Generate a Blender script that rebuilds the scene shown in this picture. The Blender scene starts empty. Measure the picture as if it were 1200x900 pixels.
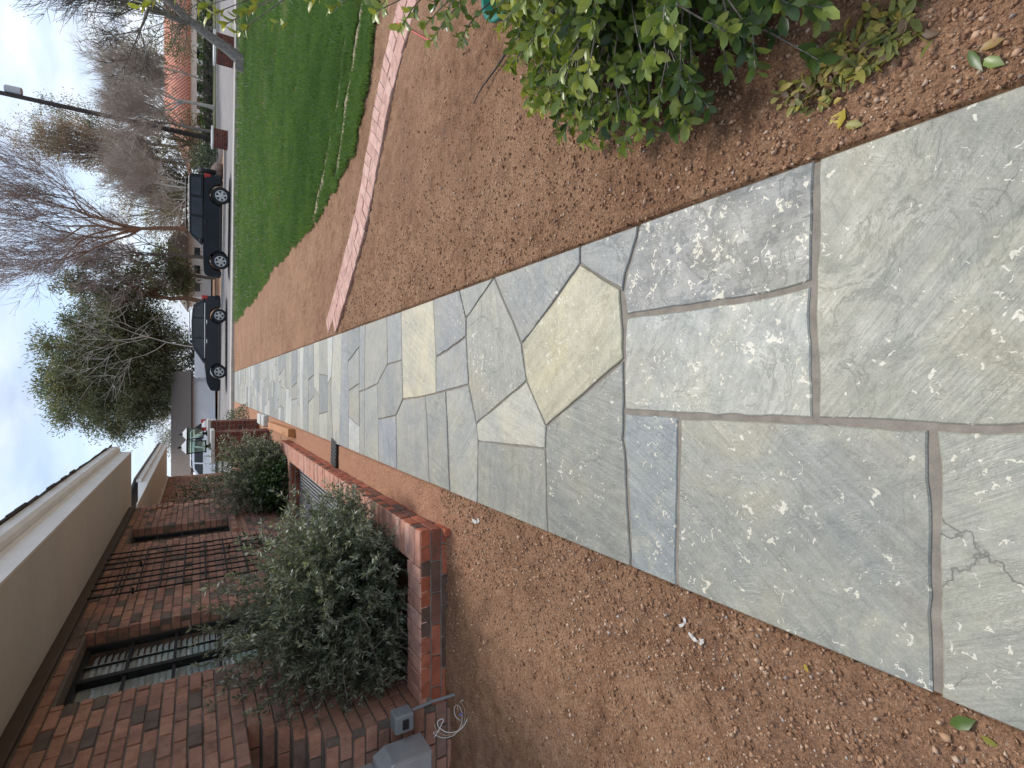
import bpy, bmesh, math, random
import numpy as np
from mathutils import Vector, Matrix, Euler
R = math.radians
random.seed(7); rng = np.random.default_rng(11)
scene = bpy.context.scene
COL = scene.collection

# ------------------------------------------------------------------ camera (portrait photo stored on its side)
FPX, HCAM = 606.0, 1.35
TH = math.atan((600 - 231) / FPX); CT, ST = math.cos(TH), math.sin(TH)
PS = math.atan(2.0 * CT / FPX)
YAW = np.array([[math.cos(PS), math.sin(PS), 0], [-math.sin(PS), math.cos(PS), 0], [0, 0, 1]])
cd = bpy.data.cameras.new('camera'); cam = bpy.data.objects.new('camera', cd); COL.objects.link(cam)
cx_, cy_, cz_ = YAW @ np.array([0, -ST, -CT]), YAW @ np.array([1., 0, 0]), YAW @ np.array([0, -CT, ST])
cam.matrix_world = Matrix(((cx_[0], cy_[0], cz_[0], 0), (cx_[1], cy_[1], cz_[1], 0), (cx_[2], cy_[2], cz_[2], HCAM), (0, 0, 0, 1)))
cd.sensor_fit = 'HORIZONTAL'; cd.sensor_width = 36; cd.lens = 36 * FPX / 1200
cd.clip_start = 0.02; cd.clip_end = 3000
scene.camera = cam

def ray(x, y):
    a, b = (450 - y) / FPX, (x - 600) / FPX
    return YAW @ np.array([a, CT - b * ST, -ST - b * CT])
def onz(x, y, z=0.0): d = ray(x, y); return np.array([0, 0, HCAM]) + d * ((z - HCAM) / d[2])
def onx(x, y, X): d = ray(x, y); return np.array([0, 0, HCAM]) + d * (X / d[0])
def ony(x, y, Y): d = ray(x, y); return np.array([0, 0, HCAM]) + d * (Y / d[1])

# ------------------------------------------------------------------ light: bright broken overcast
SUN_EL, SUN_AZ = R(56), R(22)          # azimuth from +Y towards +X
w = bpy.data.worlds.new('World'); scene.world = w; w.use_nodes = True
nt = w.node_tree; nt.nodes.clear()
def wn(t, **k):
    n = nt.nodes.new(t)
    for a, b in k.items(): setattr(n, a, b)
    return n
wo = wn('ShaderNodeOutputWorld'); bg = wn('ShaderNodeBackground'); bg.inputs[1].default_value = 0.1
sky = wn('ShaderNodeTexSky', sky_type='NISHITA', sun_disc=False, sun_elevation=SUN_EL, sun_rotation=SUN_AZ)
tc = wn('ShaderNodeTexCoord'); sep = wn('ShaderNodeSeparateXYZ'); nt.links.new(tc.outputs['Generated'], sep.inputs[0])
dz = wn('ShaderNodeMath', operation='MAXIMUM'); nt.links.new(sep.outputs[2], dz.inputs[0]); dz.inputs[1].default_value = 0.0
dz2 = wn('ShaderNodeMath', operation='ADD'); nt.links.new(dz.outputs[0], dz2.inputs[0]); dz2.inputs[1].default_value = 0.22
dv = wn('ShaderNodeVectorMath', operation='DIVIDE'); cmb = wn('ShaderNodeCombineXYZ')
for i in range(3): nt.links.new(dz2.outputs[0], cmb.inputs[i])
nt.links.new(tc.outputs['Generated'], dv.inputs[0]); nt.links.new(cmb.outputs[0], dv.inputs[1])
nz = wn('ShaderNodeTexNoise'); nz.inputs['Scale'].default_value = 0.85; nz.inputs['Detail'].default_value = 9; nz.inputs['Roughness'].default_value = 0.55
nz.inputs['Distortion'].default_value = 0.35
nt.links.new(dv.outputs[0], nz.inputs['Vector'])
cr = wn('ShaderNodeValToRGB'); cr.color_ramp.elements[0].position = 0.38; cr.color_ramp.elements[1].position = 0.60
nt.links.new(nz.outputs[0], cr.inputs[0])
nz2 = wn('ShaderNodeTexNoise'); nz2.inputs['Scale'].default_value = 2.3; nz2.inputs['Detail'].default_value = 6
nt.links.new(dv.outputs[0], nz2.inputs['Vector'])
cc = wn('ShaderNodeValToRGB')
cc.color_ramp.elements[0].position = 0.32; cc.color_ramp.elements[0].color = (2.7, 3.2, 4.1, 1)
cc.color_ramp.elements[1].position = 0.66; cc.color_ramp.elements[1].color = (6.6, 7.0, 7.5, 1)
nt.links.new(nz2.outputs[0], cc.inputs[0])
haz = wn('ShaderNodeMixRGB'); haz.inputs[0].default_value = 0.62; haz.inputs[2].default_value = (3.0, 3.9, 5.4, 1)
nt.links.new(sky.outputs[0], haz.inputs[1])
mx = wn('ShaderNodeMixRGB'); nt.links.new(cr.outputs[0], mx.inputs[0]); nt.links.new(haz.outputs[0], mx.inputs[1]); nt.links.new(cc.outputs[0], mx.inputs[2])
nt.links.new(mx.outputs[0], bg.inputs[0]); nt.links.new(bg.outputs[0], wo.inputs[0])

sl = bpy.data.lights.new('sun', 'SUN'); sl.energy = 1.5; sl.angle = R(14); sl.color = (1, .965, .91)
so = bpy.data.objects.new('sun', sl); COL.objects.link(so)
sd = Vector((math.sin(SUN_AZ) * math.cos(SUN_EL), math.cos(SUN_AZ) * math.cos(SUN_EL), math.sin(SUN_EL)))
so.rotation_euler = sd.to_track_quat('Z', 'Y').to_euler(); so.location = (0, 0, 30)
scene.view_settings.view_transform = 'Standard'; scene.view_settings.look = 'None'
scene.view_settings.exposure = 0.95; scene.view_settings.gamma = 1.0
scene.view_settings.use_curve_mapping = False
scene.render.engine = 'CYCLES'; scene.render.resolution_x = 1024; scene.render.resolution_y = 768
scene.cycles.max_bounces = 6; scene.cycles.transparent_max_bounces = 6

# ------------------------------------------------------------------ material helpers
class NT:
    def __init__(s, name):
        s.m = bpy.data.materials.new(name); s.m.use_nodes = True
        s.t = s.m.node_tree; s.b = s.t.nodes['Principled BSDF']
        s.co = s.n('ShaderNodeTexCoord'); s.pos = None
    def n(s, t, ins=None, **k):
        n = s.t.nodes.new(t)
        for a, b in k.items(): setattr(n, a, b)
        for a, b in (ins or {}).items(): s.set(n.inputs[a], b)
        return n
    def set(s, sock, v):
        if isinstance(v, bpy.types.NodeSocket): s.t.links.new(v, sock)
        elif hasattr(v, '__len__') and len(v) == 3 and sock.type == 'RGBA': sock.default_value = (*v, 1)
        else: sock.default_value = v
    def world(s): return s.n('ShaderNodeNewGeometry').outputs['Position']
    def noise(s, vec, scale, detail=4, rough=.55, dist=0, col=False):
        n = s.n('ShaderNodeTexNoise', {'Vector': vec, 'Scale': scale, 'Detail': detail, 'Roughness': rough, 'Distortion': dist})
        return n.outputs[1 if col else 0]
    def vor(s, vec, scale, feature='F1', out='Distance', rand=1):
        n = s.n('ShaderNodeTexVoronoi', {'Vector': vec, 'Scale': scale, 'Randomness': rand}, feature=feature)
        return n.outputs[out]
    def ramp(s, fac, stops):
        n = s.n('ShaderNodeValToRGB', {'Fac': fac}); e = n.color_ramp.elements
        while len(e) < len(stops): e.new(0.5)
        for i, (p, c) in enumerate(stops):
            e[i].position = p; e[i].color = (*c, 1) if hasattr(c, '__len__') else (c, c, c, 1)
        return n.outputs[0]
    def mix(s, fac, a, b, mode='MIX'): return s.n('ShaderNodeMixRGB', {0: fac, 1: a, 2: b}, blend_type=mode).outputs[0]
    def math(s, op, a, b=0.5, c=None):
        n = s.n('ShaderNodeMath', {0: a, 1: b}, operation=op)
        if c is not None: s.set(n.inputs[2], c)
        return n.outputs[0]
    def mapv(s, vec, scale=(1, 1, 1), rot=(0, 0, 0)): return s.n('ShaderNodeMapping', {'Vector': vec, 'Scale': scale, 'Rotation': rot}).outputs[0]
    def bump(s, h, strength=.5, dist=.01, prev=None):
        n = s.n('ShaderNodeBump', {'Height': h, 'Strength': strength, 'Distance': dist})
        if prev is not None: s.set(n.inputs['Normal'], prev)
        return n.outputs[0]
    def out(s, color=None, rough=None, normal=None, metal=None, spec=None):
        if color is not None: s.set(s.b.inputs['Base Color'], color)
        if rough is not None: s.set(s.b.inputs['Roughness'], rough)
        if normal is not None: s.set(s.b.inputs['Normal'], normal)
        if metal is not None: s.set(s.b.inputs['Metallic'], metal)
        if spec is not None: s.set(s.b.inputs['Specular IOR Level'], spec)
        return s.m
M = {}
def simple(name, col, rough=.6, var=.15, scale=8, bump=.1, metal=0, spec=.5, bdist=.004):
    t = NT(name); v = t.co.outputs['Object']
    n = t.noise(v, scale, 5); n2 = t.noise(v, scale * 9, 3)
    f = t.math('ADD', t.math('MULTIPLY', n, .7), t.math('MULTIPLY', n2, .3))
    lo = tuple(c * (1 - var * 1.6) for c in col); hi = tuple(min(1, c * (1 + var * 1.6)) for c in col)
    c = t.ramp(f, [(.25, lo), (.75, hi)])
    M[name] = t.out(c, rough, t.bump(f, bump, bdist) if bump else None, metal, spec)
    return M[name]

# flagstone
t = NT('flagstone'); oi = t.n('ShaderNodeObjectInfo'); W = t.world()
ang = t.math('MULTIPLY', oi.outputs['Random'], 3.1)
vr = t.n('ShaderNodeVectorRotate', {'Vector': W, 'Angle': ang}, rotation_type='Z_AXIS').outputs[0]
off = t.n('ShaderNodeVectorMath', {0: vr, 1: t.n('ShaderNodeCombineXYZ', {0: t.math('MULTIPLY', oi.outputs['Random'], 57.), 1: t.math('MULTIPLY', oi.outputs['Random'], 31.)}).outputs[0]}, operation='ADD').outputs[0]
st = t.noise(t.mapv(off, (1.2, 17, 1)), 1.6, 7, .62, .25)
st2 = t.noise(t.mapv(off, (4, 60, 4)), 1.5, 4, .6, .2)
big = t.noise(off, 2.6, 5, .6, .6); fine = t.noise(W, 140, 4, .7)
sm = t.math('ADD', t.math('MULTIPLY', st, .6), t.math('MULTIPLY', st2, .4))
shade = t.ramp(sm, [(.28, .74), (.5, .99), (.74, 1.17)])
c = t.mix(1, t.mix(1, oi.outputs['Color'], (1.065, 1.045, .99), 'MULTIPLY'), shade, 'MULTIPLY')
c = t.mix(1, c, t.ramp(big, [(.3, (.80, .82, .84)), (.52, (1.02, 1.0, .95)), (.72, (1.18, 1.10, .93))]), 'MULTIPLY')
c = t.mix(t.ramp(t.noise(off, 5.5, 5, .65, .8), [(.56, 0), (.70, .45)]), c, (.43, .40, .29))
c = t.mix(t.ramp(t.noise(off, 1.6, 3, .5), [(.58, 0), (.76, .40)]), c, (.33, .25, .14))
c = t.mix(1, c, t.ramp(fine, [(.3, .86), (.7, 1.12)]), 'MULTIPLY')
c = t.mix(1, c, t.ramp(t.noise(off, 22, 6, .7, .5), [(.3, .84), (.55, 1.0), (.75, 1.12)]), 'MULTIPLY')
hair = t.vor(t.n('ShaderNodeVectorMath', {0: off, 1: t.n('ShaderNodeVectorMath', {0: t.noise(off, 4, 5, .6, col=True), 3: .22}, operation='SCALE').outputs[0]}, operation='ADD').outputs[0], 1.5, 'DISTANCE_TO_EDGE')
hm = t.math('MULTIPLY', t.ramp(hair, [(.0, 1), (.0045, 0)]), t.ramp(t.noise(off, 1.9, 2), [(.56, 0), (.62, .75)]))
c = t.mix(hm, c, (.11, .10, .085))
# delaminated pale chips
cw = t.n('ShaderNodeVectorMath', {0: W, 1: t.n('ShaderNodeVectorMath', {0: t.noise(W, 34, 3, .6, col=True), 3: .035}, operation='SCALE').outputs[0]}, operation='ADD').outputs[0]
chn = t.noise(cw, 34, 2.4, .5, 1.4); chv = t.noise(t.mapv(cw, (1, .8, 1)), 19, 2, .5, 1.1)
thr = t.math('ADD', t.math('MULTIPLY', t.math('SUBTRACT', 1.0, oi.outputs['Alpha']), .22),
             t.math('MULTIPLY', t.math('SUBTRACT', .62, t.noise(W, 3.1, 3, .6)), .30))
thr = t.math('ADD', thr, .545)
ch = t.math('MAXIMUM', t.math('GREATER_THAN', chn, thr), t.math('GREATER_THAN', chv, t.math('ADD', thr, .05)))
c = t.mix(t.math('MULTIPLY', ch, .82), c, t.mix(t.noise(off, 6, 2), (.62, .60, .53), (.64, .56, .40)))
hgt = t.math('ADD', t.math('MULTIPLY', sm, .55), t.math('ADD', t.math('MULTIPLY', fine, .10), t.math('MULTIPLY', ch, -.16)))
hgt = t.math('ADD', hgt, t.math('MULTIPLY', t.ramp(t.noise(off, 7, 7, .65, .7), [(.40, 0), (.46, .35), (.54, .45), (.60, 1)]), .35))
hgt = t.math('SUBTRACT', t.math('ADD', hgt, t.math('MULTIPLY', big, .8)), t.math('MULTIPLY', hm, .25))
M['flagstone'] = t.out(c, t.ramp(t.noise(off, 9, 4), [(.3, .34), (.7, .56)]), t.bump(hgt, .75, .008), spec=.5)

# dirt
t = NT('dirt'); W = t.world()
a1 = t.noise(W, 1.3, 6, .6, .3); a2 = t.noise(W, 11, 6, .65, .3); a3 = t.noise(W, 105, 4, .75)
at = t.n('ShaderNodeAttribute', attribute_name='clay').outputs['Fac']
c = t.ramp(a2, [(.28, (.165, .082, .045)), (.5, (.295, .160, .090)), (.74, (.400, .238, .142))])
c = t.mix(t.ramp(a1, [(.42, 0), (.66, .8)]), c, (.370, .212, .126))
c = t.mix(t.ramp(t.noise(W, .8, 4, .6), [(.46, 0), (.66, .5)]), c, (.180, .090, .052))
c = t.mix(t.math('MULTIPLY', at, t.ramp(a2, [(.2, .7), (.6, 1)])), c, (.48, .245, .150))
c = t.mix(1, c, t.ramp(a3, [(.30, .42), (.52, 1.0), (.72, 1.6)]), 'MULTIPLY')
sp = t.math('MULTIPLY', t.math('LESS_THAN', t.vor(W, 75), .20), t.math('GREATER_THAN', t.n('ShaderNodeTexVoronoi', {'Vector': W, 'Scale': 75}).outputs['Color'], .55))
c = t.mix(t.math('MULTIPLY', sp, .55), c, (.46, .37, .29))
h1 = t.math('ADD', t.math('MULTIPLY', a2, .5), t.math('MULTIPLY', a3, .35))
h1 = t.math('ADD', h1, t.math('MULTIPLY', t.ramp(t.vor(W, 38), [(.0, 1), (.5, 0)]), .25))
M['dirt'] = t.out(c, .95, t.bump(t.noise(W, 260, 3, .7), .6, .006, t.bump(h1, .9, .03)), spec=.2)

def brick_mat(name, ind, stops, dark=.5):
    t = NT(name); W = t.world()
    if ind: rnd = t.n('ShaderNodeObjectInfo').outputs['Random']
    else: rnd = t.n('ShaderNodeAttribute', attribute_name='rnd').outputs['Fac']
    c = t.ramp(rnd, stops)
    sh = t.n('ShaderNodeVectorMath', {0: W, 1: t.n('ShaderNodeCombineXYZ', {0: t.math('MULTIPLY', rnd, 37.), 1: t.math('MULTIPLY', rnd, 91.)}).outputs[0]}, operation='ADD').outputs[0]
    n1 = t.noise(sh, 9, 5, .65, .4); n2 = t.noise(sh, 120, 4, .7)
    c = t.mix(1, c, t.ramp(n1, [(.25, .60), (.5, 1.0), (.75, 1.3)]), 'MULTIPLY')
    c = t.mix(t.ramp(t.noise(sh, 5, 3), [(.6, 0), (.75, dark)]), c, (.085, .062, .050))
    c = t.mix(1, c, t.ramp(n2, [(.3, .85), (.7, 1.15)]), 'MULTIPLY')
    c = t.mix(t.ramp(t.noise(W, 16, 5, .7), [(.66, 0), (.76, .30)]), c, (.45, .38, .32))
    M[name] = t.out(c, .88, t.bump(t.math('ADD', n1, t.math('MULTIPLY', n2, .4)), .5, .006), spec=.3)
HB = [(0, (.345, .175, .118)), (.2, (.275, .145, .104)), (.42, (.385, .205, .140)), (.6, (.260, .148, .112)), (.76, (.330, .172, .120)), (.86, (.185, .125, .096)), (.97, (.130, .098, .078))]
PB = [(0, (.37, .105, .055)), (.35, (.33, .100, .056)), (.6, (.41, .135, .075)), (.8, (.26, .090, .056)), (.95, (.115, .070, .052))]
CB = [(0, (.52, .275, .205)), (.5, (.46, .225, .160)), (1, (.56, .335, .265))]
EB = [(0, (.52, .315, .255)), (.5, (.48, .28, .225)), (1, (.56, .355, .295))]
DB = [(0, (.165, .050, .033)), (.5, (.125, .042, .030)), (.8, (.19, .068, .044)), (1, (.05, .03, .026))]
brick_mat('house_brick', True, HB); brick_mat('house_brick_field', False, HB)
brick_mat('planter_brick', True, PB, .8); brick_mat('cap_brick', True, CB, .2)
brick_mat('edging_brick', True, EB, .15); brick_mat('pillar_brick', True, DB, .6)
simple('house_mortar', (.135, .108, .088), .95, .25, 14, .4)
simple('mortar', (.25, .225, .195), .95, .25, 14, .4)
simple('path_mortar', (.225, .195, .160), .95, .22, 20, .6)
simple('trim_white', (.74, .73, .70), .5, .06, 3, .04)
simple('soffit_paint', (.56, .54, .49), .75, .07, 1.2, .06)
simple('trim_brown', (.070, .045, .033), .6, .2, 6, .1)
simple('roof_shingle', (.055, .052, .05), .9, .4, 20, .6)
simple('black_metal', (.012, .012, .012), .55, .3, 30, .1, 0, .2)
simple('galv', (.42, .43, .44), .45, .12, 12, .1, .55)
simple('grey_box', (.21, .225, .24), .45, .08, 18, .05)
simple('white_plastic', (.72, .71, .67), .5, .08, 40, .05)
simple('scrap_plastic', (.50, .47, .43), .6, .15, 40, .1)
simple('copper_wire', (.45, .30, .2), .4, .2, 40, .05)
simple('blue_plastic', (.12, .16, .42), .45, .1, 40, .05)
simple('stone_cap', (.50, .485, .45), .8, .2, 9, .4)
simple('cedar', (.46, .190, .065), .6, .2, 30, .2)
simple('plastic_black', (.012, .012, .013), .5, .3, 30, .2)
simple('teal_plastic', (.012, .20, .145), .35, .1, 6, .03)
simple('concrete', (.43, .385, .335), .85, .14, 3, .3)
simple('asphalt', (.215, .192, .182), .85, .18, 1.2, .4)
simple('bark_grey', (.20, .175, .15), .9, .4, 12, .9, bdist=.02)
simple('bark_pale', (.46, .42, .37), .85, .3, 6, .6, bdist=.02)
simple('bark_dark', (.12, .095, .08), .9, .35, 8, .6, bdist=.02)
simple('bark_red', (.19, .105, .062), .9, .3, 5, .8, bdist=.03)
simple('twig_brown', (.42, .345, .285), .9, .3, 3, .2)
simple('twig_red', (.31, .235, .205), .9, .3, 3, .2)
simple('pole_wood', (.05, .04, .035), .9, .3, 5, .4)
simple('stucco', (.70, .64, .55), .9, .08, 3, .2)
simple('stucco_white', (.82, .81, .79), .9, .06, 3, .15)
simple('garage_grey', (.68, .70, .73), .8, .07, .8, .1)
simple('roof_brown', (.15, .115, .092), .95, .25, 9, .6)
simple('terracotta', (.60, .27, .185), .85, .18, 5, .3)
simple('boulder', (.19, .135, .105), .95, .3, 5, .9, bdist=.04)
simple('sod_gap', (.36, .27, .18), .95, .25, 12, .6)
simple('stick_wood', (.055, .046, .042), .9, .35, 40, .6)
simple('red_cord', (.58, .10, .09), .6, .1, 30, .1)
simple('blind', (.80, .79, .75), .6, .05, 5, .03)
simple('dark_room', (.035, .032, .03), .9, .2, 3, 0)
simple('rubber', (.014, .014, .014), .75, .2, 30, .2)
simple('alloy', (.62, .62, .63), .3, .05, 10, .0, .8)
simple('chrome', (.75, .75, .76), .2, .03, 10, 0, .95)
simple('red_lens', (.40, .02, .02), .2, .1, 20, 0)
simple('lamp_lens', (.80, .80, .78), .12, .04, 20, 0)
simple('car_trim', (.016, .016, .017), .55, .2, 10, .05)
t = NT('car_black'); t.set(t.b.inputs['Coat Weight'], .12); t.set(t.b.inputs['Coat Roughness'], .06)
M['car_black'] = t.out(t.ramp(t.noise(t.co.outputs['Object'], 2, 3), [(.3, (.006, .007, .008)), (.7, (.012, .013, .015))]), .3, spec=.18)
t = NT('car_charcoal'); t.set(t.b.inputs['Coat Weight'], .15); t.set(t.b.inputs['Coat Roughness'], .08)
M['car_charcoal'] = t.out(t.ramp(t.noise(t.co.outputs['Object'], 2, 3), [(.3, (.008, .010, .013)), (.7, (.014, .017, .021))]), .3, spec=.22)
t = NT('car_white'); t.set(t.b.inputs['Coat Weight'], 1.0)
M['car_white'] = t.out(t.ramp(t.noise(t.co.outputs['Object'], 2, 3), [(.3, (.72, .73, .74)), (.7, (.78, .78, .78))]), .4)
t = NT('tinted_glass'); M['tinted_glass'] = t.out(t.ramp(t.noise(t.co.outputs['Object'], 1.5, 3), [(.3, (.012, .014, .016)), (.7, (.03, .034, .038))]), .06, spec=.4)
def pane_mat(name, tint, refl):
    t = NT(name); t.out((.9, .9, .9), .03)
    tr = t.n('ShaderNodeBsdfTransparent', {'Color': t.ramp(t.noise(t.co.outputs['Object'], 3, 2), [(.3, tint), (.7, tuple(min(1, q * 1.05) for q in tint))])})
    gl = t.n('ShaderNodeBsdfGlossy', {'Color': (1, 1, 1), 'Roughness': .02}); lw = t.n('ShaderNodeLayerWeight', {'Blend': .5}); fr = t.n('ShaderNodeMath', {0: t.math('POWER', lw.outputs['Facing'], 3.5), 1: .62, 2: .05}, operation='MULTIPLY_ADD')
    ms = t.n('ShaderNodeMixShader', {0: fr.outputs[0], 1: tr.outputs[0], 2: gl.outputs[0]})
    t.t.links.new(ms.outputs[0], t.t.nodes['Material Output'].inputs[0]); M[name] = t.m
pane_mat('window_glass', (.84, .88, .88), 1.55)
pane_mat('lantern_glass', (.80, .86, .82), 1.5)

def leaf_mat(name, stops, rough=.45, spec=.5, trans=.25):
    t = NT(name); rnd = t.n('ShaderNodeAttribute', attribute_name='rnd').outputs['Fac']
    c = t.ramp(rnd, stops)
    c = t.mix(1, c, t.ramp(t.noise(t.co.outputs['Object'], 30, 3), [(.3, .8), (.7, 1.18)]), 'MULTIPLY')
    t.out(c, rough, spec=spec)
    if trans:
        tr = t.n('ShaderNodeBsdfTranslucent', {'Color': t.mix(1, c, (1.25, 1.35, .6), 'MULTIPLY')})
        ms = t.n('ShaderNodeMixShader', {0: trans, 1: t.b.outputs[0], 2: tr.outputs[0]})
        t.t.links.new(ms.outputs[0], t.t.nodes['Material Output'].inputs[0])
    M[name] = t.m
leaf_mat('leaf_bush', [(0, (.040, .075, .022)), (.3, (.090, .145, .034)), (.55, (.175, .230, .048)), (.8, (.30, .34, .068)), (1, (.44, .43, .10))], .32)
leaf_mat('leaf_olive', [(0, (.026, .040, .024)), (.35, (.075, .098, .062)), (.65, (.155, .180, .125)), (1, (.42, .43, .34))], .45)  # silvery top stop also serves as painted highlights on outer leaves
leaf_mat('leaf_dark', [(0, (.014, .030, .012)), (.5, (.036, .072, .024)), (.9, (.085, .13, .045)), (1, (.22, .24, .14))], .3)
leaf_mat('leaf_pine', [(0, (.060, .078, .042)), (.4, (.135, .150, .080)), (.7, (.215, .215, .120)), (1, (.32, .28, .17))], .6)
leaf_mat('leaf_drab', [(0, (.11, .095, .055)), (.5, (.19, .16, .09)), (1, (.27, .22, .13))], .7)
leaf_mat('leaf_rust', [(0, (.23, .17, .13)), (.5, (.34, .25, .195)), (1, (.43, .33, .26))], .8)
leaf_mat('leaf_hedge', [(0, (.016, .030, .010)), (.5, (.040, .075, .020)), (1, (.080, .13, .035))], .5)
leaf_mat('leaf_yellow', [(0, (.20, .19, .03)), (.5, (.42, .34, .04)), (.8, (.50, .36, .05)), (1, (.24, .13, .06))], .45)
leaf_mat('leaf_litter', [(0, (.10, .12, .025)), (.35, (.22, .22, .045)), (.6, (.36, .31, .06)), (.75, (.42, .30, .06)), (.88, (.20, .12, .06)), (1, (.12, .07, .04))], .5)
leaf_mat('crumb', [(0, (.20, .105, .060)), (.4, (.31, .172, .100)), (.8, (.42, .255, .158)), (1, (.58, .42, .30))], .95, .2, 0)
leaf_mat('pebble', [(0, (.22, .17, .14)), (.5, (.38, .31, .26)), (1, (.62, .55, .48))], .9, .3, 0)
leaf_mat('leaf_green', [(0, (.05, .10, .02)), (1, (.16, .22, .04))], .35)
leaf_mat('grass', [(0, (.065, .125, .038)), (.5, (.120, .205, .060)), (.85, (.180, .265, .082)), (1, (.30, .32, .15))], .55, .35, .3)
t = NT('lawn_soil'); W = t.world(); a = t.noise(W, 3, 5)
M['lawn_soil'] = t.out(t.mix(t.noise(W, 40, 4), t.ramp(a, [(.3, (.050, .085, .024)), (.7, (.085, .115, .035))]), (.12, .10, .05)), .95, t.bump(t.noise(W, 60, 4), .8, .03))

# ------------------------------------------------------------------ object helpers
def link(name, me, mat=None, parent=None, loc=None):
    o = bpy.data.objects.new(name, me); COL.objects.link(o)
    if mat and me is not None and not me.materials: me.materials.append(M[mat])
    if parent is not None: o.parent = parent
    if loc is not None: o.location = loc
    return o
def tag(o, label, cat, group=None):
    o['label'] = label; o['category'] = cat
    if group: o['group'] = group
    return o
def thing(name, label, cat, loc=(0, 0, 0), rz=0, group=None):
    o = bpy.data.objects.new(name, None); COL.objects.link(o); o.location = loc; o.rotation_euler = (0, 0, rz)
    o.empty_display_size = .1
    return tag(o, label, cat, group)
def struct(o): o['kind'] = 'structure'; return o
def stuff(o): o['kind'] = 'stuff'; return o
def mesh(name, v, f, smooth=False, rnd=None):
    me = bpy.data.meshes.new(name)
    v = np.asarray(v, dtype=np.float32).reshape(-1, 3)
    if isinstance(f, np.ndarray):
        k = f.shape[1]; n = len(f)
        me.vertices.add(len(v)); me.vertices.foreach_set('co', v.ravel())
        me.loops.add(n * k); me.loops.foreach_set('vertex_index', f.astype(np.int32).ravel())
        me.polygons.add(n); me.polygons.foreach_set('loop_start', np.arange(0, n * k, k, dtype=np.int32))
        me.update(calc_edges=True)
    else:
        me.from_pydata([tuple(map(float, p)) for p in v], [], [tuple(int(i) for i in q) for q in f]); me.update()
    if rnd is not None:
        a = me.attributes.new('rnd', 'FLOAT', 'FACE'); a.data.foreach_set('value', np.asarray(rnd, dtype=np.float32))
    if smooth: me.polygons.foreach_set('use_smooth', np.ones(len(me.polygons), dtype=bool)); me.update()
    return me
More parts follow.
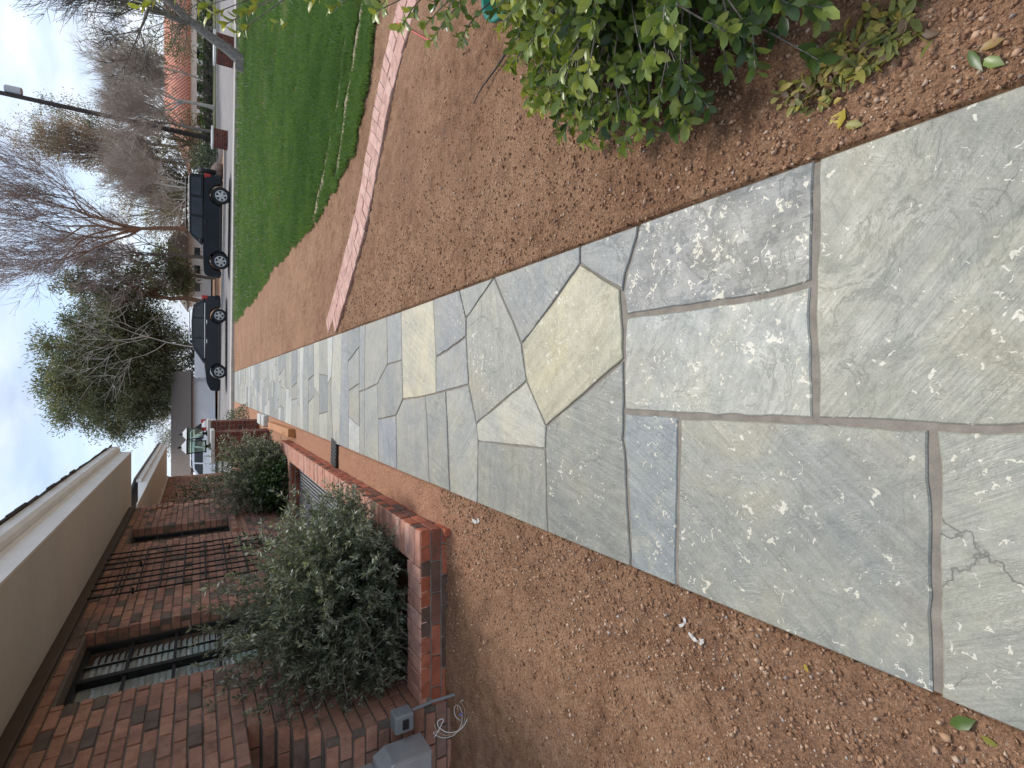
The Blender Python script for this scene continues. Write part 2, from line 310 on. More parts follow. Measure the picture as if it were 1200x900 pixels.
class MB:
    def __init__(s): s.v, s.f = [], []
    def add(s, v, f):
        o = len(s.v); s.v += [tuple(p) for p in v]; s.f += [tuple(i + o for i in q) for q in f]; return s
    def box(s, a, b, ch=0.0):
        (x0, y0, z0), (x1, y1, z1) = a, b
        if ch <= 0:
            return s.add([(x0, y0, z0), (x1, y0, z0), (x1, y1, z0), (x0, y1, z0), (x0, y0, z1), (x1, y0, z1), (x1, y1, z1), (x0, y1, z1)],
                         [(0, 3, 2, 1), (4, 5, 6, 7), (0, 1, 5, 4), (1, 2, 6, 5), (2, 3, 7, 6), (3, 0, 4, 7)])
        bm = bmesh.new(); bmesh.ops.create_cube(bm, size=1)
        for q in bm.verts: q.co = ((x0 + x1) / 2 + q.co.x * (x1 - x0), (y0 + y1) / 2 + q.co.y * (y1 - y0), (z0 + z1) / 2 + q.co.z * (z1 - z0))
        bmesh.ops.bevel(bm, geom=bm.edges[:], offset=ch, segments=1, affect='EDGES')
        bm.verts.index_update()
        s.add([q.co[:] for q in bm.verts], [[q.index for q in p.verts] for p in bm.faces]); bm.free(); return s
    def tube(s, pts, r, n=6, cap=True):
        pts = [Vector(p) for p in pts]; rs = r if hasattr(r, '__len__') else [r] * len(pts)
        o = len(s.v); up = None
        for i, p in enumerate(pts):
            d = (pts[min(i + 1, len(pts) - 1)] - pts[max(i - 1, 0)]).normalized()
            if up is None: up = d.orthogonal()
            a = (up - d * up.dot(d)); a = a.normalized() if a.length > 1e-6 else d.orthogonal().normalized(); up = a
            b = d.cross(a)
            for k in range(n):
                q = p + (a * math.cos(2 * math.pi * k / n) + b * math.sin(2 * math.pi * k / n)) * rs[i]; s.v.append(q[:])
        for i in range(len(pts) - 1):
            for k in range(n):
                k2 = (k + 1) % n; s.f.append((o + i * n + k, o + i * n + k2, o + (i + 1) * n + k2, o + (i + 1) * n + k))
        if cap:
            s.f.append(tuple(o + k for k in reversed(range(n)))); e = o + (len(pts) - 1) * n; s.f.append(tuple(e + k for k in range(n)))
        return s
    def lathe(s, prof, n=16, c=(0, 0, 0), axis='Z'):
        o = len(s.v)
        for r, h in prof:
            for k in range(n):
                a = 2 * math.pi * k / n; x, y = r * math.cos(a), r * math.sin(a)
                p = (x, y, h) if axis == 'Z' else ((x, h, y) if axis == 'Y' else (h, x, y))
                s.v.append((p[0] + c[0], p[1] + c[1], p[2] + c[2]))
        for i in range(len(prof) - 1):
            for k in range(n):
                k2 = (k + 1) % n; s.f.append((o + i * n + k, o + i * n + k2, o + (i + 1) * n + k2, o + (i + 1) * n + k))
        return s
    def prism(s, prof, y0, y1):
        """profile in x,z extruded along y; y0/y1 numbers or functions of (x,z)"""
        n = len(prof); o = len(s.v)
        fa = y0 if callable(y0) else (lambda x, z: y0); fb = y1 if callable(y1) else (lambda x, z: y1)
        for x, z in prof: s.v.append((x, fa(x, z), z))
        for x, z in prof: s.v.append((x, fb(x, z), z))
        s.f.append(tuple(range(o, o + n))); s.f.append(tuple(range(o + 2 * n - 1, o + n - 1, -1)))
        for i in range(n):
            j = (i + 1) % n; s.f.append((o + j, o + i, o + n + i, o + n + j))
        return s
    def build(s, name, mat, parent=None, smooth=False, loc=None, bevel=0, seg=2):
        me = mesh(name, s.v, s.f, smooth); 
        bm = bmesh.new(); bm.from_mesh(me); bmesh.ops.recalc_face_normals(bm, faces=bm.faces[:]); bm.to_mesh(me); bm.free()
        o = link(name, me, mat, parent, loc)
        if bevel:
            m = o.modifiers.new('bevel', 'BEVEL'); m.width = bevel; m.segments = seg; m.limit_method = 'ANGLE'; m.angle_limit = R(25)
            if smooth is None or smooth: pass
            me.polygons.foreach_set('use_smooth', np.ones(len(me.polygons), dtype=bool))
            m2 = o.modifiers.new('wn', 'WEIGHTED_NORMAL')
        return o

# value noise for terrain
def vnoise(x, y, s, seed=0):
    x = np.asarray(x, float) / s; y = np.asarray(y, float) / s
    xi = np.floor(x).astype(np.int64); yi = np.floor(y).astype(np.int64); fx, fy = x - xi, y - yi
    fx = fx * fx * (3 - 2 * fx); fy = fy * fy * (3 - 2 * fy)
    def h(a, b):
        n = (a * 374761393 + b * 668265263 + seed * 974634777) & 0x7fffffff
        n = ((n ^ (n >> 13)) * 1274126177) & 0x7fffffff
        return ((n ^ (n >> 16)) & 0xffff) / 65535.0
    return (h(xi, yi) * (1 - fx) + h(xi + 1, yi) * fx) * (1 - fy) + (h(xi, yi + 1) * (1 - fx) + h(xi + 1, yi + 1) * fx) * fy - .5
def sstep(a, b, x): t = np.clip((np.asarray(x, float) - a) / (b - a), 0, 1); return t * t * (3 - 2 * t)

# ------------------------------------------------------------------ ground
XL, XR = -0.665, 0.575                      # path edges
KX = [-60, -8, -.65, .8, 2.44, 5.26, 8.52, 11.4, 13.7, 40]
KY = [27.5, 25.3, 24.95, 24.9, 24.35, 23.75, 23.1, 22.2, 21.7, 17.5]
def kerb_y(x): return np.interp(x, KX, KY)
def ground_z(x, y):
    x = np.asarray(x, float); y = np.asarray(y, float)
    near = 1 - sstep(9, 24, y)
    lump = vnoise(x, y, .55, 1) * .030 + vnoise(x, y, .19, 2) * .020 + vnoise(x, y, .075, 3) * .016 + vnoise(x, y, .035, 4) * .011
    lump = lump + np.clip(vnoise(x, y, .05, 9) - .22, 0, 1) * .03 + np.clip(vnoise(x, y, .28, 12) - .1, 0, 1) * .05
    zr = -.030 - .012 * sstep(.0, .25, x - XR) + .02 * sstep(1.0, 3.0, x) + lump * near * (.35 + .65 * sstep(.0, .12, x - XR))
    dl = XL - x
    zl_near = -.045 - .075 * sstep(.02, .5, dl)
    zl_far = -.022 - .012 * sstep(0, .3, dl)
    k = sstep(2.5, 3.5, y)
    edge = 1 - sstep(2.3, 3.5, np.abs(y - 2.9) + 2.0)         # crumbled edge near the planter corner
    zl = zl_near * (1 - k) + zl_far * k + lump * near * (1 - .72 * k) * (.35 + .65 * sstep(0, .1, dl)) - .035 * edge * np.clip(vnoise(x, y, .12, 6) + .3, 0, 1)
    z = np.where(x > (XL + XR) / 2, zr, zl)
    inside = (x > XL - .02) & (x < XR + .02) & (y < 25.1)
    z = np.where(inside, -.085, z)
    z = np.where((x < -1.19) & (y > 3.2) & (y < 10.2), -.02 + lump * .6, z)      # planting bed
    z = np.where((x < -1.20) & (x > -2.06) & (y > 5.70) & (y < 8.72), -.42, z)      # light well
    dk = y - kerb_y(x)
    z = z + .10 * sstep(-1.2, .4, dk) + .35 * sstep(18, 120, dk)
    z = np.where((x < 1.2) & (x > -1.4) & (dk < .1), np.minimum(z, .012), z)
    return z
def axis(segs):
    a = [segs[0][0]]
    for lo, hi, st in segs:
        n = max(1, int(round((hi - lo) / st))); a += list(np.linspace(lo, hi, n + 1)[1:])
    return np.array(a)
gx = axis([(-600, -120, 80), (-120, -20, 10), (-20, -4, 1.5), (-4, -2.2, .1), (-2.2, -.70, .017), (-.70, -.645, .011), (-.645, .555, .2), (.555, .61, .011), (.61, 3.0, .017), (3.0, 6, .1), (6, 20, 1), (20, 120, 10), (120, 600, 80)])
gy = axis([(-60, -6, 6), (-6, .1, .4), (.1, 3.8, .017), (3.8, 7.5, .03), (7.5, 13, .09), (13, 28, .4), (28, 60, 2), (60, 150, 10), (150, 900, 75)])
XX, YY = np.meshgrid(gx, gy); ZZ = ground_z(XX, YY)
nx, ny = len(gx), len(gy)
idx = np.arange(nx * ny).reshape(ny, nx)
F = np.stack([idx[:-1, :-1], idx[:-1, 1:], idx[1:, 1:], idx[1:, :-1]], -1).reshape(-1, 4)
me = mesh('ground', np.stack([XX, YY, ZZ], -1).reshape(-1, 3), F, smooth=True)
clay = (sstep(2.2, 3.6, YY) * (XX < XL) * (XX > -1.2) * .9 + sstep(5, 9, YY) * (XX > XR) * .12 * (XX < 3)).ravel()
a = me.attributes.new('clay', 'FLOAT', 'POINT'); a.data.foreach_set('value', clay.astype(np.float32))
ground = struct(link('ground', me, 'dirt'))

# ------------------------------------------------------------------ flagstone path
path = bpy.data.objects.new('flagstone_path', None); COL.objects.link(path); struct(path)
pm = MB().box((XL + .006, -1.2, -.14), (XR - .006, 25.0, -.006))
pm.build('mortar_bed', 'path_mortar', path)
G0, G1, G2, GB, GY_, GW, GT = (.270, .272, .255), (.235, .242, .232), (.205, .215, .215), (.225, .245, .265), (.37, .345, .255), (.375, .37, .335), (.265, .262, .225)
stones = []
def S(pts, tint, chip=.4):
    P = []
    for p in pts:
        q = onz(p[0], p[1], 0)[:2]
        if len(p) > 2: q[0] = XL if p[2] == 'L' else XR
        P.append(q)
    stones.append((np.array(P), tint, chip))
mj = [(731, 482), (795, 488), (955, 493), (1092, 500), (1200, 502), (1330, 505)]
S([(957, 184, 'R'), (1330, 40, 'R'), mj[5], mj[4], mj[3], mj[2], (953, 331)], GT, .60)
S([(749, 265, 'R'), (957, 184, 'R'), (953, 331), (871, 351), (733, 371), (729, 345), (733, 320), (743, 289)], (.205, .210, .212), .74)
S([(733, 371), (871, 351), (953, 331), mj[2], (840, 490), mj[0], (731, 420)], (.305, .312, .295), .78)
S([(680, 290, 'R'), (749, 265, 'R'), (743, 289), (733, 320), (729, 345), (727, 338), (680, 309)], (.215, .222, .225), .55)
S([mj[0], mj[1], (793, 688, 'L'), (739, 662, 'L'), (734, 550), (730, 515)], (.215, .238, .255), .60)
S([mj[1], mj[2], mj[3], (1097, 700), (1098, 812, 'L'), (793, 688, 'L')], (.262, .266, .248), .60)
S([mj[3], mj[4], mj[5], (1330, 920, 'L'), (1098, 812, 'L'), (1097, 700)], (.285, .287, .258), .62)
S([(680, 309), (727, 338), (729, 374), (731, 420), (728, 424), (640, 500), (617, 446), (611, 403), (638, 368)], GY_, .68)
S([(640, 500), (728, 424), (731, 420), mj[0], (730, 515), (734, 550), (739, 662, 'L'), (642, 624, 'L'), (639, 526)], (.222, .226, .212), .58)
S([(617, 446), (640, 500), (639, 526), (560, 517), (558, 497)], GW, .45)
S([(560, 517), (639, 526), (642, 624, 'L'), (559, 590, 'L')], (.255, .258, .242), .40)
S([(579, 324, 'R'), (680, 290, 'R'), (680, 309), (638, 368), (611, 403), (601, 376)], (.228, .235, .238), .62)
S([(546, 373), (579, 324, 'R'), (601, 376), (611, 403), (617, 446), (558, 497), (549, 451), (546, 394)], (.275, .275, .250), .66)
S([(538, 341, 'R'), (579, 324, 'R'), (546, 373)], (.255, .262, .245), .60)
S([(508, 352, 'R'), (538, 341, 'R'), (546, 373), (546, 394), (524, 411), (511, 418)], (.240, .245, .255), .62)
S([(511, 418), (524, 411), (546, 394), (549, 451), (522, 458), (511, 461)], (.275, .278, .275), .45)
S([(470, 367, 'R'), (508, 352, 'R'), (511, 418), (511, 461), (498, 464), (472, 468), (471, 422)], (.46, .43, .34), .25)
S([(522, 458), (549, 451), (558, 497), (560, 517), (559, 590, 'L'), (527, 574, 'L'), (524, 496)], (.30, .305, .295), .40)
S([(498, 464), (511, 461), (522, 458), (524, 496), (527, 574, 'L'), (503, 564, 'L'), (500, 487)], (.275, .278, .268), .2)
S([(472, 468), (498, 464), (500, 487), (503, 564, 'L'), (465, 547, 'L'), (464, 487)], (.28, .282, .272), .25)
S([(453, 374, 'R'), (470, 367, 'R'), (471, 422), (454, 427)], (.275, .282, .29), .1)
S([(454, 427), (471, 422), (472, 468), (464, 487), (443, 491), (442, 450)], (.27, .275, .272), .2)
S([(428, 383, 'R'), (453, 374, 'R'), (454, 427), (442, 450), (427, 457), (427, 440)], (.315, .312, .29), .1)
S([(443, 491), (464, 487), (465, 547, 'L'), (444, 538, 'L')], (.27, .285, .315), .1)
S([(427, 457), (442, 450), (443, 491), (444, 538, 'L'), (427, 530, 'L')], (.305, .308, .295), .1)
S([(421, 386, 'R'), (428, 383, 'R'), (427, 440), (427, 457), (421, 459)], (.25, .258, .265), .1)
S([(421, 459), (427, 457), (427, 530, 'L'), (421, 527, 'L')], (.29, .293, .285), .1)
# further on: irregular rows
Yc = onz(421, 456, 0)[1]
row = [(XL, Yc), (XR, Yc)]
rr = random.Random(5)
pal = [(.40, .395, .36), (.205, .218, .225), (.42, .43, .43), (.29, .295, .285), (.26, .268, .262), (.31, .31, .285), (.27, .285, .31), (.35, .345, .31), (.235, .245, .25), (.33, .335, .33), (.28, .275, .245)]
y = Yc; rows = [[Yc, Yc, Yc]]
while y < 24.85:
    d = rr.uniform(.20, .52)
    y2 = min(y + d, 24.95)
    if 24.95 - y2 < .3: y2 = 24.95
    last = y2 >= 24.94
    n = rr.choice([1, 2, 2, 3, 3, 4])
    cuts = sorted(XL + (XR - XL) * ((i + 1) / n + rr.uniform(-.13, .13)) for i in range(n - 1))
    j = [0, 0, 0] if last else [rr.uniform(-.11, .11) for _ in range(3)]
    top = [y2 + j[0], y2 + j[1], y2 + j[2]]; bot = rows[-1]
    fx = lambda arr, x: float(np.interp(x, [XL, (XL + XR) / 2, XR], arr))
    xs = [XL] + cuts + [XR]; tops = [XL] + [c + rr.uniform(-.14, .14) for c in cuts] + [XR]
    for i in range(len(xs) - 1):
        P = []
        xa, xb, ta, tb = xs[i], xs[i + 1], tops[i], tops[i + 1]; mid = (XL + XR) / 2
        P.append((xa, fx(bot, xa)))
        if xa < mid < xb: P.append((mid, fx(bot, mid)))
        P += [(xb, fx(bot, xb)), (tb, fx(top, tb))]
        if ta < mid < tb: P.append((mid, fx(top, mid)))
        P.append((ta, fx(top, ta)))
        stones.append((np.array(P), rr.choice(pal), rr.choice([.0, .1, .2, .3])))
    rows.append(top); y = y2
def area(P): x, y = P[:, 0], P[:, 1]; return .5 * np.sum(x * np.roll(y, -1) - y * np.roll(x, -1))
def inset(P, d):
    n = len(P); out = []
    for i in range(n):
        a, b, c = P[i - 1], P[i], P[(i + 1) % n]
        e1 = (b - a) / (np.linalg.norm(b - a) + 1e-9); e2 = (c - b) / (np.linalg.norm(c - b) + 1e-9)
        n1 = np.array([-e1[1], e1[0]]); n2 = np.array([-e2[1], e2[0]])
        m = n1 + n2; q = m.dot(m); m = m * (2 / q) if q > .15 else n1
        if np.linalg.norm(m) > 2.2: m = m / np.linalg.norm(m) * 2.2
        out.append(b + m * d)
    return np.array(out)
for si, (P, tint, chip) in enumerate(stones):
    if area(P) < 0: P = P[::-1]
    yc = P[:, 1].mean()
    d = .0085 if yc < 1.2 else (.0055 if yc < 3 else .0048)
    Q = inset(P, d)
    # the sawn outer edges stay straight and meet the path edge
    V = []
    for i in range(len(Q)):
        a, b = Q[i], Q[(i + 1) % len(Q)]; L = np.linalg.norm(b - a)
        onedge = (abs(P[i][0] - P[(i + 1) % len(P)][0]) < 1e-6) and (abs(P[i][0] - XL) < 1e-6 or abs(P[i][0] - XR) < 1e-6)
        k = max(1, int(L / (.035 if yc < 3 else .12))); nn = np.array([-(b - a)[1], (b - a)[0]]) / (L + 1e-9)
        for q in range(k):
            p = a + (b - a) * q / k
            if not onedge and q > 0: p = p + nn * (vnoise(p[0] + si * 3.1, p[1], .06, 21) * .007 + vnoise(p[0], p[1] + si, .2, 22) * .010)
            V.append(p)
    V = np.array(V)
    for e, s in ((XL, 1), (XR, -1)):
        m = np.abs(V[:, 0] - e) < .02
        V[m, 0] = e + s * rr.uniform(0, .004)
    c = V.mean(0); dzs = rr.uniform(-.0015, .002); n = len(V)
    I = inset(V, .0035)
    vv = [(p[0] - c[0], p[1] - c[1], 0 + dzs) for p in I] + [(p[0] - c[0], p[1] - c[1], -.0035 + dzs) for p in V] + [(p[0] - c[0], p[1] - c[1], -.045) for p in V]
    ff = [tuple(range(n))]
    for i in range(n):
        j = (i + 1) % n; ff += [(i + n, j + n, j, i), (i + 2 * n, j + 2 * n, j + n, i + n)]
    o = link('flagstone', mesh('flagstone', vv, ff), 'flagstone', path, (c[0], c[1], 0))
    k = rr.uniform(.94, 1.06)
    o.color = (tint[0] * k, tint[1] * k, tint[2] * k, chip)

# ------------------------------------------------------------------ brick tools
def brick_mesh(L, D, H, ch=.004, jit=.0018, seed=0):
    """L along x, D along y (outer face at y=0, body to -y), H along z; centred in x,z"""
    mb = MB().box((-L / 2, -D, -H / 2), (L / 2, 0, H / 2), ch)
    r_ = np.random.default_rng(seed); v = np.array(mb.v) + r_.uniform(-jit, jit, (len(mb.v), 3))
    return v, mb.f
class BrickSet:
    def __init__(s, L, D, H, mat, n=5, ch=.004):
        s.L, s.D, s.H, s.mat = L, D, H, mat
        s.var = [brick_mesh(L, D, H, ch, seed=k) for k in range(n)]; s.me = []
        for v, f in s.var:
            me = mesh('brick', v, f); me.materials.append(M[mat]); s.me.append(me)
    def place(s, parent, origin, ud, nd, length=None, out=0.0, name='brick', rj=.006):
        """origin: centre of outer face; ud: length dir; nd: outward normal"""
        k = random.randrange(len(s.me)); o = link(name, s.me[k], None, parent)
        u = Vector(ud).normalized(); n_ = Vector(nd).normalized(); z = u.cross(n_)
        m = Matrix((u, n_, z)).transposed().to_4x4()
        m = Matrix.Translation(Vector(origin) + n_ * out) @ m @ Euler((random.uniform(-rj, rj), random.uniform(-rj, rj), random.uniform(-rj, rj))).to_matrix().to_4x4()
        if length: m = m @ Matrix.Diagonal((length / s.L, 1, 1, 1))
        o.matrix_local = m
        return o
    def arrays(s, specs):
        """join many bricks: specs of (origin, ud, nd, length, out) -> verts, faces(list), rnd"""
        vs, fs, rn, off = [], [], [], 0
        for origin, ud, nd, length, out in specs:
            v, f = s.var[random.randrange(len(s.var))]; u = np.array(ud, float); n_ = np.array(nd, float); z = np.cross(u, n_)
            w_ = np.array(origin)[None] + np.outer(v[:, 0] * (length / s.L), u) + np.outer(v[:, 1] + out, n_) + np.outer(v[:, 2], z)
            vs.append(w_); fs += [tuple(i + off for i in q) for q in f]; rn += [random.random()] * len(f); off += len(v)
        return np.concatenate(vs), fs, rn
def courses(u0, u1, z0, z1, pl, ph, holes=(), joint=.010, start=None):
    out = []; i = 0; z = z0
    while z + ph * .6 < z1:
        a0 = u0 if start is None else max(u0, start(z + ph / 2))
        spans = [(a0, u1)]
        for (ha, hb, za, zb) in holes:
            if za < z + ph * .5 < zb:
                ns = []
                for a, b in spans:
                    if hb <= a or ha >= b: ns.append((a, b)); continue
                    if ha > a: ns.append((a, ha))
                    if hb < b: ns.append((hb, b))
                spans = ns
        for a, b in spans:
            q = math.floor((a - (i % 2) * pl / 2) / pl) * pl + (i % 2) * pl / 2
            while q < b - 1e-6:
                aa, bb = max(q, a), min(q + pl, b)
                if bb - aa > .045: out.append((aa + joint / 2 * (aa > a + 1e-6), bb - joint / 2 * (bb < b - 1e-6), z + joint / 2, z + ph - joint / 2))
                q += pl
        z += ph; i += 1
    return out

# ------------------------------------------------------------------ brick house
house = thing('brick_house', 'long red brick ranch house with deep white eaves beside the flagstone path', 'house', (-2.08, 6, 0))
def hchild(o): o.matrix_parent_inverse = house.matrix_world.inverted(); return o
HL = Matrix.Translation(-house.location)
def hp(o):       # geometry given in world metres, parented to the house
    o.parent = house; o.matrix_parent_inverse = HL.copy(); return o
WX = -2.08; PL, PH = .212, .0765
w1 = (4.40, 5.56, .86, 2.14); w2 = (8.42, 9.24, .93, 2.14)
YE = 10.86; ZT = 2.25
def ystart(z):
    if z < .69: return 3.14
    if z < 1.09: return 3.14 + (z - .62) * .92
    return 1.2
HZ0 = 1.09 - 16 * PH
wall = MB()
MXo = WX - .010
def wbox(y0, y1, z0, z1): wall.box((WX - .30, y0, z0), (MXo, y1, z1))
# mortar core around the two openings
nst = 6
wbox(3.15, w1[0], -.3, .70)
for i in range(5):
    zz0 = .70 + i * (1.09 - .70) / 5; wbox(ystart(zz0 + .04) + .012, w1[0], zz0, zz0 + .39 / 5)
wbox(1.2, w1[0], 1.09, ZT)
for a, b in ((w1[1], w2[0]), (w2[1], YE - .01)): wbox(a + .008, b - .008, -.3, ZT)
for ww in (w1, w2):
    wbox(ww[0] - .001, ww[1] + .009, -.3, ww[2]); wbox(ww[0] - .001, ww[1] + .009, ww[3], ZT)
# return wall facing the street end, and the short return under the shoulder
wall.box((-4.6, YE - .30, -.3), (WX - .301, YE - .011, ZT)); wall.box((-3.4, 3.151, -.3), (WX - .301, 3.35, 1.085))
wallo = hp(wall.build('wall', 'house_mortar'))
spec = []
for (a, b, za, zb) in courses(1.2, YE, HZ0, ZT - .02, PL, PH, [w1, w2], start=ystart):
    spec.append([((WX), (a + b) / 2, (za + zb) / 2), (0, 1, 0), (1, 0, 0), b - a, random.gauss(0, .0022)])
# proud headers near the far corner, as laid in the photograph
for s in spec:
    yy, zz = s[0][1], s[0][2]
    if yy > YE - .30 and (int((zz - HZ0) / PH) % 8) in (0, 1, 2, 3): s[4] += .030
    elif random.random() < .035: s[4] += random.uniform(.008, .02)
# camera-facing return bricks (near end)
for (a, b, za, zb) in courses(-2.95, WX - .002, HZ0, 1.09, PL, PH):
    ys = ystart((za + zb) / 2)
    spec.append([((a + b) / 2, ys - .002, (za + zb) / 2), (1, 0, 0), (0, -1, 0), b - a, 0])
# window reveals: headers on the far jamb
hb = BrickSet(PL - .010, .055, PH - .010, 'house_brick'); hbf = BrickSet(PL - .010, .055, PH - .010, 'house_brick_field')
for ww in (w1, w2):
    for (a, b, za, zb) in courses(WX - .115, WX - .060, ww[2] + .0, ww[3], .5, PH):
        pass
def pix_scale(p):
    d = np.array(p) - np.array([0, 0, HCAM]); zc = d[1] * CT - d[2] * ST
    if zc < .2: return 0
    u = 450 + FPX * d[0] / zc; v = 600 + FPX * (-d[2] * CT - d[1] * ST) / zc
    return (1 / zc) if (-10 < u < 910 and -10 < v < 1210) else 0.0
spec.sort(key=lambda s: -pix_scale(s[0]))
for s in spec[:300]:
    n_ = s[2]; ud = s[1] if n_[0] else (-1, 0, 0)
    if n_[0]: ud = (0, -1, 0)
    o = hb.place(None, s[0], ud, n_, s[3], s[4]); o.parent = wallo; o.matrix_parent_inverse = HL @ Matrix.Identity(4)
    o.matrix_parent_inverse = (HL.inverted() @ HL)  # wall carries the offset already
for s in spec[300:]:
    s[1] = (0, -1, 0) if s[2][0] else (-1, 0, 0)
v, f, rn = hbf.arrays(spec[300:])
o = link('brick_field', mesh('brick_field', v, f, rnd=rn), 'house_brick_field'); o.parent = wallo; stuff(o)
# jamb reveal bricks
for ww in (w1, w2):
    z = HZ0 + PH * math.floor((ww[2] - HZ0) / PH)
    while z < ww[3] - .02:
        hb.place(wallo, (WX - .058, ww[1] + .003, z + PH / 2), (-1, 0, 0), (0, -1, 0), .100, .0)
        z += PH
    # rowlock sill
    q = ww[0] - .06
    while q < ww[1] + .06:
        o = hb.place(wallo, (WX + .045, q + .035, ww[2] - .045), (0, 0, 1), (1, 0, 0), .085, 0); q += .078
def window(ww, nh, label=None, mull=True):
    y0, y1, z0, z1 = ww; X = WX - .118
    z0 += .012
    fr = MB(); t_ = .034
    fr.box((X - .05, y0, z0), (X, y0 + t_, z1), .004); fr.box((X - .05, y1 - t_, z0), (X, y1, z1), .004)
    fr.box((X - .05, y0 + t_, z0), (X - .002, y1 - t_, z0 + t_), .004); fr.box((X - .05, y0 + t_, z1 - t_), (X - .002, y1 - t_, z1), .004)
    root = hp(fr.build('window', 'black_metal'))
    ym = y0 + (y1 - y0) * .46
    mm = MB()
    if mull: mm.box((X - .05, ym - .028, z0 + t_), (X + .012, ym + .028, z1 - t_), .004)
    for k in range(1, nh):
        zz = z0 + (z1 - z0) * k / nh; mm.box((X - .03, y0 + t_, zz - .011), (X - .006, y1 - t_, zz + .011))
    if mull: mm.box((X - .026, ym + (y1 - ym) * .40, z0 + t_), (X - .010, ym + (y1 - ym) * .40 + .012, z1 - t_))
    o = mm.build('muntin', 'black_metal'); o.parent = root
    o = MB().box((X - .030, y0 + .02, z0 + .02), (X - .025, y1 - .02, z1 - .02)).build('pane', 'window_glass'); o.parent = root
    bl = MB(); zz = z0 + .05
    while zz < z1 - .03:
        bl.add([(X - .085, y0 + .02, zz - .016), (X - .085, y1 - .02, zz - .016), (X - .105, y1 - .02, zz + .016), (X - .105, y0 + .02, zz + .016)], [(0, 1, 2, 3)]); zz += .044
    for yy in (y0 + .25, (y0 + y1) / 2 + .1, y1 - .2): bl.box((X - .083, yy, z0 + .02), (X - .081, yy + .012, z1 - .02))
    o = bl.build('blind', 'blind'); o.parent = root
    o = MB().box((X - .40, y0 - .05, z0 - .05), (X - .19, y1 + .05, z1 + .05)).build('room_shade', 'blind'); o.parent = root
    return root
window(w1, 4); window(w2, 4, mull=False)
# eaves
EX, EY = -1.17, 11.12
hp(MB().box((WX - .4, 1.0, 2.335), (EX + .005, EY - .02, 2.36)).build('soffit', 'soffit_paint'))
hp(MB().box((WX - .35, 1.0, ZT), (WX + .028, YE - .02, 2.334), .004).build('frieze_board', 'trim_brown'))
fa = MB(); fa.prism([(EX + .005, 2.325), (EX + .027, 2.325), (EX + .03, 2.46), (EX + .05, 2.475), (EX + .05, 2.492), (EX + .006, 2.492)], 1.0, EY)
fa.box((-3.4, EY - .022, 2.3265), (EX + .004, EY + .001, 2.50))
hp(fa.build('fascia', 'trim_white'))
gt = MB(); prof = [(EX + .052, 2.49), (EX + .10, 2.49), (EX + .125, 2.52), (EX + .125, 2.585), (EX + .132, 2.60), (EX + .112, 2.60), (EX + .112, 2.53), (EX + .095, 2.505), (EX + .052, 2.505)]
gt.prism(prof, 1.0, EY + .02); hp(gt.build('gutter', 'trim_white'))
rf = MB(); sl_ = .34
rf.prism([(EX + .10, 2.575), (EX + .10, 2.60), (-6.5, 2.60 + sl_ * 5.4), (-6.5, 2.56 + sl_ * 5.4)], 1.0, EY + .06)
roofo = hp(rf.build('roof', 'roof_shingle'))
sh_me = [mesh('shingle', *(lambda m: (m.v, m.f))(MB().box((-.16, -L_ / 2, 0), (.02, L_ / 2, .016), .003))) for L_ in (.24, .30, .36)]
yy = 1.2; rs = random.Random(3)
while yy < EY + .02:
    k = rs.randrange(3); L_ = (.24, .30, .36)[k]
    for row_ in range(2):
        o = link('shingle', sh_me[k], 'roof_shingle', None, (EX + .135 - row_ * .16 + rs.uniform(-.012, .012), yy + L_ / 2 + row_ * .1, 2.603 + row_ * .056 + rs.uniform(0, .006)))
        o.rotation_euler = (rs.uniform(-.02, .02), math.atan(sl_) - .06, 0); o.parent = roofo
    yy += L_ + .004

# rear wing of the same house beyond the entry court
wing = thing('house_wing', 'farther wing of the brick house with its own white eave beyond the lantern pillars', 'house', (-3.4, 15, 0))
WI = Matrix.Translation(-wing.location)
def wp(o): o.parent = wing; o.matrix_parent_inverse = WI.copy(); return o
GX, GY0, GY1, GZ = -3.37, 14.55, 23.2, 2.25
ww3 = (15.6, 16.7, .9, 2.0)
wm = MB(); wm.box((GX - .3, 12.2, -.2), (GX - .01, ww3[0], GZ)); wm.box((GX - .3, ww3[1], -.2), (GX - .01, 23.0, GZ)); wm.box((GX - .3, ww3[0], -.2), (GX - .01, ww3[1], ww3[2])); wm.box((GX - .3, ww3[0], ww3[3]), (GX - .01, ww3[1], GZ))
wwall = wp(wm.build('wall', 'house_mortar'))
sp2 = [[(GX, (a + b) / 2, (za + zb) / 2), (0, -1, 0), (1, 0, 0), b - a, random.gauss(0, .003)] for (a, b, za, zb) in courses(12.2, 23.0, -.05, GZ - .02, PL, PH, [ww3])]
v, f, rn = hbf.arrays(sp2); o = link('brick_field', mesh('brick_field', v, f, rnd=rn), 'house_brick_field'); o.parent = wwall; stuff(o)
wf = MB().box((GX - .14, ww3[0] - .0, ww3[2]), (GX - .12, ww3[1], ww3[3])); wo_ = wp(wf.build('window', 'tinted_glass'))
o = MB().box((GX - .119, ww3[0], 1.43), (GX - .10, ww3[1], 1.47)).box((GX - .119, 16.13, ww3[2]), (GX - .10, 16.17, ww3[3])).build('muntin', 'black_metal'); o.parent = wo_
q = ww3[0] - .05
for k in range(15):
    hb.place(wwall, (GX + .04, q + .04, ww3[2] - .045), (0, 0, 1), (1, 0, 0), .085); q += .08
wp(MB().box((GX - .4, 12.0, GZ + .06), (-2.235, GY1 - .02, GZ + .08)).box((GX - .4, 12.0, GZ + .0), (GX + .02, GY1 - .1, GZ + .058)).build('soffit', 'soffit_paint'))
